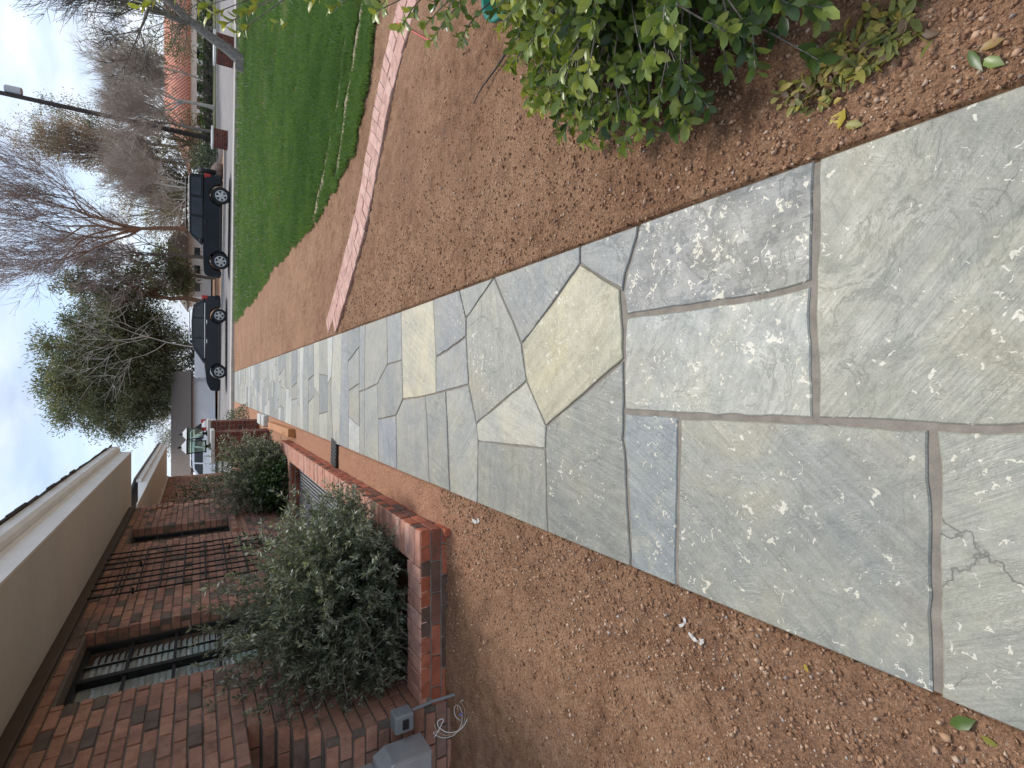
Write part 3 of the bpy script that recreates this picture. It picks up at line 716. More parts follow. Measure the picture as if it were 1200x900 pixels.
fb = MB(); fb.box((-2.23, GY0, GZ + .05), (-2.205, GY1, GZ + .25)); fb.box((-6, GY0 - .026, GZ + .052), (-2.206, GY0 - .001, GZ + .252)); fb.box((-2.204, GY0, GZ + .19), (-2.14, GY1, GZ + .29))
wp(fb.build('fascia', 'trim_white'))
wp(MB().prism([(-2.10, GZ + .285), (-2.10, GZ + .325), (-8, GZ + 2.1), (-8, GZ + 2.06)], GY0 - .05, GY1 + .05).build('roof', 'roof_shingle'))

# ------------------------------------------------------------------ planter wall
planter = thing('planter_wall', 'low red brick planter wall with pinkish rowlock cap along the path', 'planter', (-1.0, 6, 0))
PI_ = Matrix.Translation(-planter.location)
def pp(o): o.parent = planter; o.matrix_parent_inverse = PI_.copy(); return o
PT = .12; OX, IX = -.947, -1.185; PY0, PY1 = 3.165, 9.75; HX = WX + .012
core = MB().box((IX + .008, PY0 + .008, -.35), (OX - .008, PY1 - .008, PT - .010)).box((HX, PY0 + .0085, -.35), (IX + .007, PY0 + .235, PT - .0105))
core.box((HX, 8.72, -.35), (IX + .007, 8.93, PT - .0108)).box((HX, 5.55, -.35), (IX + .007, 5.70, PT - .06))
co_ = pp(core.build('mortar_core', 'mortar'))
capL = BrickSet(.232, .050, .090, 'cap_brick'); capn = BrickSet(.205, .05, .092, 'cap_brick')
rb = random.Random(9)
q = PY0 + .05
while q < PY1 - .04:          # rowlock cap along the path, length across the wall
    dark = rb.random() < .12
    (capL).place(planter, Vector((-(-OX - IX) / 2 if False else (OX + IX) / 2, q, PT)) - planter.location, (1, 0, 0), (0, 0, 1), None, rb.uniform(-.003, .003)); q += .0985
q = IX - .05
while q > HX + .03:           # cap of the end wall
    capL.place(planter, Vector((q, PY0 + .118, PT)) - planter.location, (0, -1, 0), (0, 0, 1), None, rb.uniform(-.003, .003)); q -= .0985
q = IX - .05
while q > HX + .03:
    capn.place(planter, Vector((q, 8.825, PT)) - planter.location, (0, -1, 0), (0, 0, 1), None, rb.uniform(-.003, .003)); q -= .1
hd = BrickSet(.092, .045, .062, 'planter_brick'); stb = BrickSet(.196, .045, .062, 'planter_brick')
CH = .0725
for lev in range(4):
    zc = PT - .052 - .0 - lev * CH + .018
    # side facing the path
    Lb = .0985 if lev == 0 else .206; bs = hd if lev == 0 else stb
    if lev < 3:
        q = PY0 + (.05 if lev == 0 else (.103 if lev % 2 else .052))
        while q < PY1 - .02:
            bs.place(planter, Vector((OX + .002, q, zc - .006)) - planter.location, (0, -1, 0), (1, 0, 0), None, rb.uniform(-.002, .003)); q += Lb
    # end face towards the camera
    q = OX - (.052 if lev == 0 else (.105 if lev % 2 else .052))
    if lev > 0 and lev % 2 == 0: hd.place(planter, Vector((OX - .05, PY0 - .002, zc - .006)) - planter.location, (-1, 0, 0), (0, -1, 0)); q = OX - .205
    while q > HX - (.0 if lev == 0 else .05):
        bs.place(planter, Vector((q, PY0 - .002, zc - .006)) - planter.location, (-1, 0, 0), (0, -1, 0), None, rb.uniform(-.002, .003)); q -= Lb
# inner faces round the light well
for lev in range(4):
    zc = PT - .052 - lev * CH
    q = HX + .1 + (.1 if lev % 2 else 0)
    while q < IX - .02:
        stb.place(planter, Vector((q, 8.718, zc)) - planter.location, (-1, 0, 0), (0, -1, 0), None, rb.uniform(-.002, .002)); q += .206
    q = 5.8 + (.1 if lev % 2 else 0)
    while q < 8.7:
        stb.place(planter, Vector((IX - .002, q, zc)) - planter.location, (0, 1, 0), (-1, 0, 0), None, rb.uniform(-.002, .002)); q += .206
# grate over the light well
gr = thing('metal_grate', 'galvanised bar grate set in the light well behind the planter wall', 'grate', (-1.62, 7.2, -.04))
gm = MB()
for s in (-1, 1): gm.box((s * .425 - .012, -1.48, -.03), (s * .425 + .012, 1.48, .012))
for s in (-1, 1): gm.box((-.41, s * 1.468 - .012, -.03), (.41, s * 1.468 + .012, .012))
gm.build('frame', 'galv', gr)
bar = mesh('bar', *(lambda m: (m.v, m.f))(MB().box((-.010, -1.45, -.018), (.010, 1.45, .006), .002)))
for k in range(17): link('bar', bar, 'galv', gr, (-.384 + k * .048, 0, 0))
cb = mesh('cross_bar', *(lambda m: (m.v, m.f))(MB().box((-.40, -.006, -.030), (.40, .006, -.0185))))
for k in range(8): link('cross_bar', cb, 'black_metal', gr, (0, -1.25 + k * .36, 0))
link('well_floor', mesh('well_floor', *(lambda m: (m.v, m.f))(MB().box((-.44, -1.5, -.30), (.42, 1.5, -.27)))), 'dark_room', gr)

# ------------------------------------------------------------------ brick edging strip across the yard
edg = thing('brick_edging', 'pink brick edging strip, two bricks wide, curving across the bare soil', 'edging', (2, 5, 0))
ebs = BrickSet(.205, .055, .094, 'edging_brick', ch=.003)
cpts = [np.array(p) for p in [(.46, 6.80), (1.00, 5.98), (1.62, 5.12), (2.10, 4.70), (2.53, 4.33), (2.87, 3.86), (3.15, 3.36), (3.5, 2.5)]]
def cr_pt(t_):
    i = min(int(t_), len(cpts) - 2); f_ = t_ - i
    p0, p1, p2, p3 = cpts[max(i - 1, 0)], cpts[i], cpts[i + 1], cpts[min(i + 2, len(cpts) - 1)]
    return .5 * ((2 * p1) + (-p0 + p2) * f_ + (2 * p0 - 5 * p1 + 4 * p2 - p3) * f_ ** 2 + (-p0 + 3 * p1 - 3 * p2 + p3) * f_ ** 3)
lin = np.array([cr_pt(t_) for t_ in np.linspace(0, len(cpts) - 1.001, 800)])
acc = np.concatenate([[0], np.cumsum(np.linalg.norm(np.diff(lin, axis=0), axis=1))])
eb_bed = []
s_ = .05
while s_ < acc[-1] - .1:
    p = np.array([np.interp(s_, acc, lin[:, 0]), np.interp(s_, acc, lin[:, 1])])
    p2 = np.array([np.interp(s_ + .02, acc, lin[:, 0]), np.interp(s_ + .02, acc, lin[:, 1])])
    tdir = (p2 - p) / np.linalg.norm(p2 - p); nrm = np.array([-tdir[1], tdir[0]])
    for s in (-1, 1):
        c = p + nrm * s * .108
        if c[0] - abs(nrm[0]) * .103 - abs(tdir[0]) * .047 < XR + .004: continue
        o = ebs.place(edg, (c[0] - 2, c[1] - 5, -.014), (nrm[0], nrm[1], 0), (0, 0, 1), None, rb.uniform(-.003, .003))
    if p[0] - abs(nrm[0]) * .216 > XR + .003: eb_bed.append((p, nrm))
    s_ += .0985
# bed beneath
v = []; f = []
for i, (p, n_) in enumerate(eb_bed):
    for s in (-1, 1): v.append((p[0] + n_[0] * s * .214 - 2, p[1] + n_[1] * s * .214 - 5, -.022))
    if i: f.append((2 * i - 2, 2 * i - 1, 2 * i + 1, 2 * i))
link('mortar_bed', mesh('mortar_bed', v, f), 'concrete', edg)

# ------------------------------------------------------------------ road, kerb, lawn
kxs = np.linspace(-45, 40, 120); kys = kerb_y(kxs)
def strip(name, lo, hi, mat):
    v = []; f = []
    for i in range(len(lo)):
        v += [lo[i], hi[i]]
        if i: f.append((2 * i - 2, 2 * i, 2 * i + 1, 2 * i - 1))
    return struct(link(name, mesh(name, v, f), mat))
FX = [-60, -10, 1, 7.5, 10.2, 12.4, 13.2, 14, 45]; FY = [56, 40, 34.5, 29.5, 28.0, 28.2, 31, 39.5, 39.5]
fys = np.interp(kxs, FX, FY)
strip('road', [(x, y + .5, .145) for x, y in zip(kxs, kys)], [(x, y, .16) for x, y in zip(kxs, fys)], 'asphalt')
km = MB(); n = len(kxs)
prof = [(-.10, -.12), (-.10, .125), (.04, .135), (.07, .12), (.10, .142), (.52, .147), (.52, -.12)]
for i in range(n):
    for (d, z) in prof: km.v.append((kxs[i], kys[i] + d, z if not (z > 0 and d < .08 and False) else z))
for i in range(n - 1):
    for k in range(len(prof) - 1):
        a = i * len(prof) + k; b = a + len(prof); km.f.append((a, b, b + 1, a + 1))
struct(km.build('kerb', 'concrete'))
fm = MB(); prof = [(0, .0), (0, .27), (.15, .28), (.15, .0)]
for i in range(n):
    for (d, z) in prof: fm.v.append((kxs[i], fys[i] + d, z))
for i in range(n - 1):
    for k in range(3):
        a = i * 4 + k; b = a + 4; fm.f.append((a, b, b + 1, a + 1))
struct(fm.build('far_kerb', 'concrete'))
LE = np.array([onz(*p)[:2] for p in ((274, 383), (287, 366), (300, 350), (318, 322), (345, 290), (375, 252), (400, 212), (414, 178), (423, 142), (430, 107), (436, 60), (443, 10), (455, -60), (480, -160))])
def lawn_left(y): return np.interp(y, LE[::-1, 1], LE[::-1, 0])
ls = [onz(*p)[:2] for p in ((404, 50), (397, 100), (390, 145), (380, 205), (366, 255))], [onz(*p)[:2] for p in ((424, 5), (416, 60), (409, 110), (401, 165), (394, 205))]
lv = []; lf = []; lys = np.concatenate([np.arange(2.6, 8, .1), np.arange(8, 26, .4)])
cols = np.concatenate([[0, .05, .1], np.linspace(.2, 3, 14), np.linspace(3.5, 28, 18)])
for i, yv in enumerate(lys):
    for c_ in cols:
        x = float(lawn_left(yv)) + c_ + .12; yy = min(yv, float(kerb_y(x)) - .12)
        lv.append((x, yy, float(ground_z(x, yy)) + .008))
    if i:
        m = len(cols)
        for k in range(m - 1): lf.append(((i - 1) * m + k, (i - 1) * m + k + 1, i * m + k + 1, i * m + k))
for L_ in ls:
    L_ = np.array(L_); ss = np.linspace(0, len(L_) - 1, 60); cxs = np.interp(ss, range(len(L_)), L_[:, 0]); cys = np.interp(ss, range(len(L_)), L_[:, 1])
    v = []; f = []
    for i in range(60):
        w_ = .075 + .05 * float(vnoise(cxs[i], cys[i], .25, 55))
        for q in (-1, 1): v.append((cxs[i] + q * w_, cys[i] + q * .02, float(ground_z(cxs[i] + q * w_, cys[i])) + .014))
        if i: f.append((2 * i - 2, 2 * i - 1, 2 * i + 1, 2 * i))
    struct(link('bare_soil_strip', mesh('bare_soil_strip', v, f), 'sod_gap'))
lawn = struct(link('lawn', mesh('lawn', lv, lf, True), 'lawn_soil'))
N = 560000
yy = 2.6 / (1 - rng.random(N) * (1 - 2.6 / 25.))              # density falls with distance
left = lawn_left(yy); wid = np.minimum(yy * 1.05 + 1.5, 30) ; xx = left + rng.random(N) * np.maximum(wid - left, .5)
ragged = vnoise(xx, yy, .5, 31) * .22 + vnoise(xx, yy, .15, 32) * .16 + .03
keep = (xx > left + ragged) & (yy < kerb_y(xx) - .12)
for L_ in ls:
    L_ = np.array(L_)
    for a, b in zip(L_[:-1], L_[1:]):
        d = b - a; tt = np.clip(((xx - a[0]) * d[0] + (yy - a[1]) * d[1]) / d.dot(d), 0, 1)
        dist = np.hypot(xx - a[0] - tt * d[0], yy - a[1] - tt * d[1]); keep &= dist > .075 + vnoise(xx, yy, .2, 33) * .06
xx, yy = xx[keep], yy[keep]; N = len(xx)
zz = ground_z(xx, yy) + .006
hh = rng.uniform(.028, .055, N) * (1 + .03 * yy); wd = .0022 + .00085 * yy
aa = rng.random(N) * 6.283; lean = rng.normal(0, .45, (N, 2)) * hh[:, None]
dx, dy = np.cos(aa) * wd, np.sin(aa) * wd
V = np.stack([np.stack([xx - dx, yy - dy, zz], -1), np.stack([xx + dx, yy + dy, zz], -1), np.stack([xx + lean[:, 0], yy + lean[:, 1], zz + hh], -1)], 1).reshape(-1, 3)
rn = np.clip(.5 + vnoise(xx, yy, 1.7, 41) * .5 + vnoise(xx, yy, .35, 42) * .35 + rng.normal(0, .13, N), 0, 1)
g = link('grass', mesh('grass', V, np.arange(3 * N).reshape(-1, 3), rnd=rn), 'grass'); stuff(g); tag(g, 'short bright green mown lawn beyond the brick edging', 'grass')

# loose soil crumbs and grit
OV = np.array([(1, 0, 0), (-1, 0, 0), (0, 1, 0), (0, -1, 0), (0, 0, 1), (0, 0, -1.)]); OF = np.array([(0, 2, 4), (2, 1, 4), (1, 3, 4), (3, 0, 4), (2, 0, 5), (1, 2, 5), (3, 1, 5), (0, 3, 5)])
def grit(name, n, fn, smin, smax, mat, label, pw=3.2):
    P = np.array([fn() for _ in range(n)]); S_ = smin * (smax / smin) ** (rng.random(n) ** pw)
    a = rng.random(n) * 6.283; ca, sa = np.cos(a)[:, None], np.sin(a)[:, None]
    V = OV[None] * S_[:, None, None] * rng.uniform(.55, 1.3, (n, 6, 1)) * rng.uniform(.6, 1.2, (n, 1, 3))
    V = V + rng.normal(0, .18, V.shape) * S_[:, None, None]
    V = np.stack([V[:, :, 0] * ca - V[:, :, 1] * sa, V[:, :, 0] * sa + V[:, :, 1] * ca, V[:, :, 2]], -1)
    z = ground_z(P[:, 0], P[:, 1]); V = V + np.stack([P[:, 0], P[:, 1], z + S_ * .3], -1)[:, None]
    Fq = (OF[None] + (np.arange(n) * 6)[:, None, None]).reshape(-1, 3)
    o = link(name, mesh(name, V.reshape(-1, 3), Fq, rnd=np.repeat(rng.random(n), 8)), mat); stuff(o); return tag(o, label, 'soil' if 'crumb' in name else 'gravel')
def pr():
    return (XR + .015 + abs(random.gauss(0, .6)), .2 + random.random() ** 1.9 * 6.0)
def pl_():
    while True:
        q = (XL - .015 - abs(random.gauss(0, .6)), .2 + random.random() * 3.0)
        if q[0] > -2.3: return q
grit('soil_crumbs', 60000, lambda: pr() if random.random() < .6 else pl_(), .0016, .011, 'crumb', 'loose reddish soil crumbs scattered over the bare dirt')
grit('gravel_bits', 2600, lambda: pr() if random.random() < .55 else pl_(), .0018, .008, 'pebble', 'pale grit and small stones lying in the bare dirt')

# ------------------------------------------------------------------ foliage tools
def leaf_arrays(P, D, Nn, L, Wd, fold=.25, simple_=False, round_=False):
    """P base points, D leaf direction, Nn approx normal; returns verts, faces"""
    n = len(P); D = D / (np.linalg.norm(D, axis=1, keepdims=True) + 1e-9)
    Sd = np.cross(D, Nn); Sd /= (np.linalg.norm(Sd, axis=1, keepdims=True) + 1e-9); Up = np.cross(Sd, D)
    L = np.broadcast_to(L, n)[:, None]; Wd = np.broadcast_to(Wd, n)[:, None]
    if simple_:
        V = np.stack([P, P + D * L * .45 + Sd * Wd, P + D * L, P + D * L * .45 - Sd * Wd], 1).reshape(-1, 3)
        return V, (np.arange(n) * 4)[:, None] + np.array([[0, 1, 2, 3]]), 1
    a, b = (.42, .78) if round_ else (.3, .7)
    wa, wb = (1.0, .82) if round_ else (1.0, .8)
    droop = -Up * L * .12
    m1 = P + D * L * a; m2 = P + D * L * b + droop * .5; tip = P + D * L + droop
    V = np.stack([P, m1 - Up * 0, m2, tip,
                  m1 + Sd * Wd * wa + Up * Wd * fold, m2 + Sd * Wd * wb + Up * Wd * fold,
                  m1 - Sd * Wd * wa + Up * Wd * fold, m2 - Sd * Wd * wb + Up * Wd * fold], 1).reshape(-1, 3)
    base = (np.arange(n) * 8)[:, None, None]
    q = np.array([[0, 1, 4, 4], [1, 2, 5, 4], [2, 3, 5, 5], [0, 6, 1, 1], [1, 6, 7, 2], [2, 7, 3, 3]])
    return V, q, base
def leaves(name, P, D, Nn, L, Wd, mat, rnd, parent=None, loc=None, simple_=False, round_=False, fold=.25):
    P, D, Nn = map(np.asarray, (P, D, Nn)); n = len(P)
    if simple_:
        V, Fq, _ = leaf_arrays(P, D, Nn, L, Wd, simple_=True); me = mesh(name, V, Fq, rnd=rnd)
    else:
        V, q, base = leaf_arrays(P, D, Nn, L, Wd, fold, round_=round_)
        T = np.array([[0, 1, 4], [1, 2, 5], [1, 5, 4], [2, 3, 5], [0, 6, 1], [1, 6, 7], [1, 7, 2], [2, 7, 3]])
        Fq = (T[None] + base).reshape(-1, 3); me = mesh(name, V, Fq, smooth=False, rnd=np.repeat(rnd, 8))
    return link(name, me, mat, parent, loc)
def unit(v): return v / (np.linalg.norm(v, axis=-1, keepdims=True) + 1e-9)
class Segs:
    def __init__(s): s.a, s.b, s.ra, s.rb = [], [], [], []
    def add(s, a, b, ra, rb_): s.a.append(a); s.b.append(b); s.ra.append(ra); s.rb.append(rb_)
    def build(s, name, mat, n=4, parent=None):
        A, B = np.array(s.a), np.array(s.b); ra, rb_ = np.array(s.ra), np.array(s.rb); D = unit(B - A)
        ref = np.where(np.abs(D[:, 2:3]) > .9, np.array([[1., 0, 0]]), np.array([[0, 0, 1.]])); U = unit(np.cross(D, ref)); Wv = np.cross(D, U)
        an = np.arange(n) * 2 * math.pi / n; cs, sn = np.cos(an)[None, :, None], np.sin(an)[None, :, None]
        ring = U[:, None] * cs + Wv[:, None] * sn
        V = np.concatenate([A[:, None] + ring * ra[:, None, None], B[:, None] + ring * rb_[:, None, None]], 1).reshape(-1, 3)
        k = np.arange(n); q = np.stack([k, (k + 1) % n, (k + 1) % n + n, k + n], -1)
        Fq = (q[None] + (np.arange(len(A)) * 2 * n)[:, None, None]).reshape(-1, 4)
        return link(name, mesh(name, V, Fq, smooth=True), mat, parent)
def arc_stem(p, d, L, droop, nseg, rr_, r0, segs, wob=.12):
    pts = [np.array(p, float)]; d = np.array(d, float); d /= np.linalg.norm(d)
    for i in range(nseg):
        d = d + np.array([rr_.uniform(-wob, wob), rr_.uniform(-wob, wob), rr_.uniform(-wob, wob) - droop]); d /= np.linalg.norm(d)
        q = pts[-1] + d * L / nseg; segs.add(pts[-1], q, r0 * (1 - i / nseg * .75), r0 * (1 - (i + 1) / nseg * .75)); pts.append(q)
    return pts

def olive_shrub(name, label, base, rad, height, nst, nleaf, leafL, seed, clampx=None, floor=.0):
    rr_ = random.Random(seed); g_ = np.random.default_rng(seed)
    root = thing(name, label, 'shrub', base); sg = Segs(); P, D, Nn, Rv = [], [], [], []
    for k in range(nst):
        az = rr_.uniform(0, 6.283); el = math.asin(rr_.uniform(.05, 1.0))
        d = np.array([math.cos(az) * math.cos(el), math.sin(az) * math.cos(el), math.sin(el)])
        L = (rad[0] ** 2 * d[0] ** 2 + rad[1] ** 2 * d[1] ** 2 + height ** 2 * d[2] ** 2) ** .5 * rr_.uniform(.72, 1.10)
        p0 = np.array([rr_.uniform(-.10, .10), rr_.uniform(-.10, .10), .05 + rr_.random() * .12])
        pts = arc_stem(p0, d + np.array([0, 0, .45]), L * 1.12, .075, 9, rr_, .0045, sg, .13)
        for q in range(2, len(pts)):
            a, b = pts[q - 1], pts[q]; dd = unit(b - a); ns = int(nleaf * (.5 + q / 9))
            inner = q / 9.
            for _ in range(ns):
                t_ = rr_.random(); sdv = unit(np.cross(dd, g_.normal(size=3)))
                P.append(a + (b - a) * t_); D.append(dd * rr_.uniform(.35, .9) + sdv * .75 + np.array([0, 0, .12])); Nn.append(g_.normal(size=3) * .5 + np.array([0, 0, 1.])); Rv.append(np.clip(.10 + .50 * inner + g_.normal(0, .17), 0, 1))  # tone rises towards the stem tip: highlights painted into outer leaves
            # side twig
            if q > 3 and rr_.random() < .75:
                sdv = unit(np.cross(dd, g_.normal(size=3))); tp = arc_stem(b, dd + sdv * .8, L * .22, .05, 3, rr_, .002, sg, .15)
                for a2, b2 in zip(tp[:-1], tp[1:]):
                    for _ in range(int(nleaf * .8)):
                        s2 = unit(np.cross(unit(b2 - a2), g_.normal(size=3)))
                        P.append(a2 + (b2 - a2) * rr_.random()); D.append(unit(b2 - a2) * .6 + s2 * .7); Nn.append(g_.normal(size=3) * .5 + np.array([0, 0, 1.])); Rv.append(np.clip(.12 + .58 * inner + g_.normal(0, .18), 0, 1))  # side twig leaves get the same painted highlight, plus random tone
    P, D, Nn, Rv = map(np.array, (P, D, Nn, Rv))
    k = P[:, 2] > floor
    if clampx: k &= (P[:, 0] + base[0] > clampx[0]) & (P[:, 0] + base[0] < clampx[1] + np.clip(P[:, 2] + base[2] - .13, 0, .12) * 3)
    if clampx and len(clampx) > 2: k &= (P[:, 1] + base[1] > clampx[2] - np.clip(P[:, 2] + base[2] - .15, 0, .1) * 1.5)
    P, D, Nn, Rv = P[k], D[k], Nn[k], Rv[k]
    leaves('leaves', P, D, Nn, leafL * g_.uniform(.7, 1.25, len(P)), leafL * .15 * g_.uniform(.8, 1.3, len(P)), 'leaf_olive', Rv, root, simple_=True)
    A, B = np.array(sg.a), np.array(sg.b)
    if clampx:
        kk = (A[:, 0] + base[0] > clampx[0] + .01) & (B[:, 0] + base[0] > clampx[0] + .01) & (B[:, 2] > floor)
        for nm in ('a', 'b', 'ra', 'rb'): setattr(sg, nm, list(np.array(getattr(sg, nm))[kk]))
    sg.build('stems', 'bark_grey', 4, root)
    return root
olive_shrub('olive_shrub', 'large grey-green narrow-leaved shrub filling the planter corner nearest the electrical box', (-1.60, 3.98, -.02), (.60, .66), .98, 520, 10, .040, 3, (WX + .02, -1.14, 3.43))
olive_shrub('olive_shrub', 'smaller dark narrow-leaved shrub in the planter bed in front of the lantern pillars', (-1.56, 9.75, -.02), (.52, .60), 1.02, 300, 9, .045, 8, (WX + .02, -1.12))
# ivy-like shrub
def leafy(name, label, cat, base, rad, n, L, mat, seed, floor=0, rw=.42, stem='bark_grey', clampx=None):
    g_ = np.random.default_rng(seed); root = thing(name, label, cat, base); sg = Segs(); rr_ = random.Random(seed)
    d = unit(g_.normal(size=(n, 3))); d[:, 2] = np.abs(d[:, 2]); rr2 = g_.uniform(.35, 1, n) ** .5
    lump = 1 + .35 * vnoise(d[:, 0] * 2 + 9, d[:, 1] * 2 + d[:, 2] * 3 + 5, .6, seed)
    P = d * np.array(rad) * (rr2 * lump)[:, None]; D = d + g_.normal(0, .7, (n, 3)); Nn = d + g_.normal(0, .6, (n, 3)) + np.array([0, 0, .7])
    k = P[:, 2] > floor
    if clampx is not None: k &= P[:, 0] + base[0] > clampx
    P, D, Nn, rr2 = P[k], D[k], Nn[k], rr2[k]
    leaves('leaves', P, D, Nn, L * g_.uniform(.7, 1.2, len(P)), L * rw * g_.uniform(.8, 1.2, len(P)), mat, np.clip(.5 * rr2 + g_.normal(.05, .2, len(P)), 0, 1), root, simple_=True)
    for _ in range(40):
        i = rr_.randrange(len(P)); sg.add(np.array([rr_.uniform(-.05, .05), rr_.uniform(-.05, .05), 0]), P[i], .006 * max(rad), .002)
    sg.build('stems', stem, 4, root); return root
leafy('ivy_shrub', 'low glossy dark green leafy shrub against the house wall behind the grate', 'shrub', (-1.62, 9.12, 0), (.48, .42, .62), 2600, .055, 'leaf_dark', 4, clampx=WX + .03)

# ------------------------------------------------------------------ right-hand bush
def rosette(c, axis_, n, L, g_, out, rv):
    axis_ = unit(np.asarray(axis_, float)); h = unit(np.cross(axis_, g_.normal(size=3))); w_ = np.cross(axis_, h)
    for k in range(n):
        a = k * 2.4 + g_.uniform(-.3, .3); e = g_.uniform(.25, 1.15)
        s_ = h * math.cos(a) + w_ * math.sin(a)
        out[0].append(np.asarray(c) - axis_ * (k / n) * L * 1.6); out[1].append(axis_ * math.cos(e) + s_ * math.sin(e))
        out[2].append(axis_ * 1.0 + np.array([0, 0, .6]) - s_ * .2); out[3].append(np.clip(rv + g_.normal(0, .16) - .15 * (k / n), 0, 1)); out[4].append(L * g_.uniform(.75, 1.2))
def broadleaf(name, label, base, tips, filler, seed, L):
    g_ = np.random.default_rng(seed); rr_ = random.Random(seed); root = thing(name, label, 'bush', base); base = np.array(base); sg = Segs(); out = [[], [], [], [], []]
    for tp, rv in tips + filler:
        tp = np.array(tp, float) - base; b0 = np.array([rr_.uniform(-.22, .22), rr_.uniform(-.25, .25), 0.0])
        mid = b0 * .5 + tp * .5 + np.array([0, 0, .12]) + g_.normal(0, .05, 3)
        pts = [(1 - s) ** 2 * b0 + 2 * s * (1 - s) * mid + s * s * tp for s in np.linspace(0, 1, 8)]
        for i in range(7): sg.add(pts[i], pts[i + 1], .006 * (1 - i * .1), .006 * (1 - (i + 1) * .1))
        ax = pts[-1] - pts[-2]
        rosette(pts[-1], ax, rr_.randint(6, 9), L, g_, out, rv)
        for i in (4, 5, 6):
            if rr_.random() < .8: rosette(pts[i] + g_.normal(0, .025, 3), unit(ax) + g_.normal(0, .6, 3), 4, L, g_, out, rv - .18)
    P, D, Nn, Rv, Ls = map(np.array, out); k = P[:, 2] + D[:, 2] * .03 > .0
    P, D, Nn, Rv, Ls = P[k], D[k], Nn[k], Rv[k], Ls[k]
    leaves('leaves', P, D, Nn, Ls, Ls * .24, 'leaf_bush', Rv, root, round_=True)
    sg.build('stems', 'bark_grey', 5, root); return root
gb = np.random.default_rng(20); fill = []
while len(fill) < 760:
    a, r_ = gb.uniform(0, 6.283), gb.random() ** .5
    x, y = 1.50 + .74 * r_ * math.cos(a), 1.02 + .88 * r_ * math.sin(a)
    top = .56 * math.sqrt(max(0, 1 - r_ ** 2)) + .06
    z = gb.uniform(.25, 1) * top
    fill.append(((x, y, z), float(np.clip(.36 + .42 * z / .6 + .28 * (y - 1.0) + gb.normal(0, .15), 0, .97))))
tips = [((.86, 1.10, .05), .45), ((.92, 1.22, .10), .5), ((1.0, 1.52, .12), .5), ((.95, 1.0, .12), .4), ((.98, .86, .14), .35), ((1.02, .74, .10), .3), ((1.1, 1.45, .2), .6), ((1.05, 1.35, .25), .6)]
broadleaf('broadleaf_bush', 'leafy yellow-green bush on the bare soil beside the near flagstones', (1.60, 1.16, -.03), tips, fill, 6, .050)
tips2 = []
for (px, py, X, rv) in [(440, 14, 1.35, .85), (447, 6, 1.4, .8), (470, 32, 1.35, .85), (498, 30, 1.38, .75), (505, 48, 1.4, .8), (520, 20, 1.4, .7), (540, 48, 1.4, .7), (537, 8, 1.45, .6), (605, 30, 1.42, .85), (628, 45, 1.4, .6), (640, 35, 1.4, .75), (655, 42, 1.4, .7), (675, 28, 1.42, .6), (700, 30, 1.42, .65), (245, 18, 1.5, .9), (262, 30, 1.45, .95), (280, 38, 1.45, .9), (285, 15, 1.5, .9), (235, 8, 1.5, .85), (165, 8, 1.5, .9), (190, -6, 1.55, .8), (215, -10, 1.6, .8), (300, -15, 1.6, .7), (365, 2, 1.5, .9), (370, -20, 1.6, .7), (430, -20, 1.55, .6), (480, -15, 1.5, .6), (560, -10, 1.5, .5), (600, -15, 1.5, .5), (640, -20, 1.5, .5)]:
    tips2.append((tuple(onx(px, py, X)), rv))
for _ in range(70):
    tips2.append(((gb.uniform(1.75, 2.5), gb.uniform(1.5, 2.5), gb.uniform(.3, 1.35)), gb.uniform(.3, .8)))
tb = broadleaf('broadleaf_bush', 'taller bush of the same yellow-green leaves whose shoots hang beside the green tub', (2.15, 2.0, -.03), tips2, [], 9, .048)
tub = thing('plastic_tub', 'teal green plastic tub half hidden under the taller bush', 'tub', (1.78, 1.93, -.03))
MB().lathe([(.0, .02), (.12, .02), (.125, .0), (.13, .0), (.165, .24), (.18, .24), (.18, .26), (.155, .26), (.12, .03), (0, .03)], 28).build('body', 'teal_plastic', tub, smooth=True)
hn = MB().tube([(.17 * math.cos(a), .17 * math.sin(a) * .35 - .15, .25 + .0 * a) for a in np.linspace(3.3, 6.1, 10)], .007, 6); hn.build('handle', 'teal_plastic', tub)

# fallen leaves
def one_leaf(name, label, px, py, L, mat, z0=None, ang=0, group=None, rnd=.6, wr=.25):
    p = onz(px, py, -.03); zz = float(ground_z(p[0], p[1])) if z0 is None else z0
    inpath = XL < p[0] < XR; zz = .003 if inpath else zz
    o = leaves(name, [(0, 0, .006)], [(math.cos(ang), math.sin(ang), .12)], [(0, .2, 1)], L, L * wr, mat, np.array([rnd]), None, (p[0], p[1], zz), round_=True)
    return tag(o, label, 'leaf', group)
one_leaf('fallen_leaf', 'yellow-green fallen leaf lying by the right edge of the path', 1012, 146, .045, 'leaf_yellow', ang=1.2, rnd=.1)
one_leaf('fallen_leaf', 'bright yellow fallen leaf under the low end of the bush', 988, 126, .055, 'leaf_yellow', ang=2.6, rnd=.6, wr=.4)
one_leaf('fallen_leaf', 'green fallen leaf on the dirt at the left path edge', 1142, 846, .055, 'leaf_green', ang=2.2, rnd=.3)
one_leaf('fallen_leaf', 'pale yellow-green leaf tip beside the green fallen leaf', 1147, 862, .03, 'leaf_yellow', ang=-1.8, rnd=.05)
one_leaf('fallen_leaf', 'tiny yellow leaf alone on the left dirt', 948, 788, .022, 'leaf_yellow', ang=.5, rnd=.6)
one_leaf('fallen_leaf', 'long dark green leaf on the bare soil right of the near flagstone', 1152, 84, .06, 'leaf_green', ang=.4, rnd=.2, wr=.15)
one_leaf('fallen_leaf', 'light green leaf touching the long dark green leaf', 1178, 76, .045, 'leaf_green', ang=.9, rnd=1)
one_leaf('fallen_leaf', 'orange-brown curled leaf on the bare soil away from the bush', 1178, 44, .04, 'leaf_yellow', ang=1.6, rnd=.95)
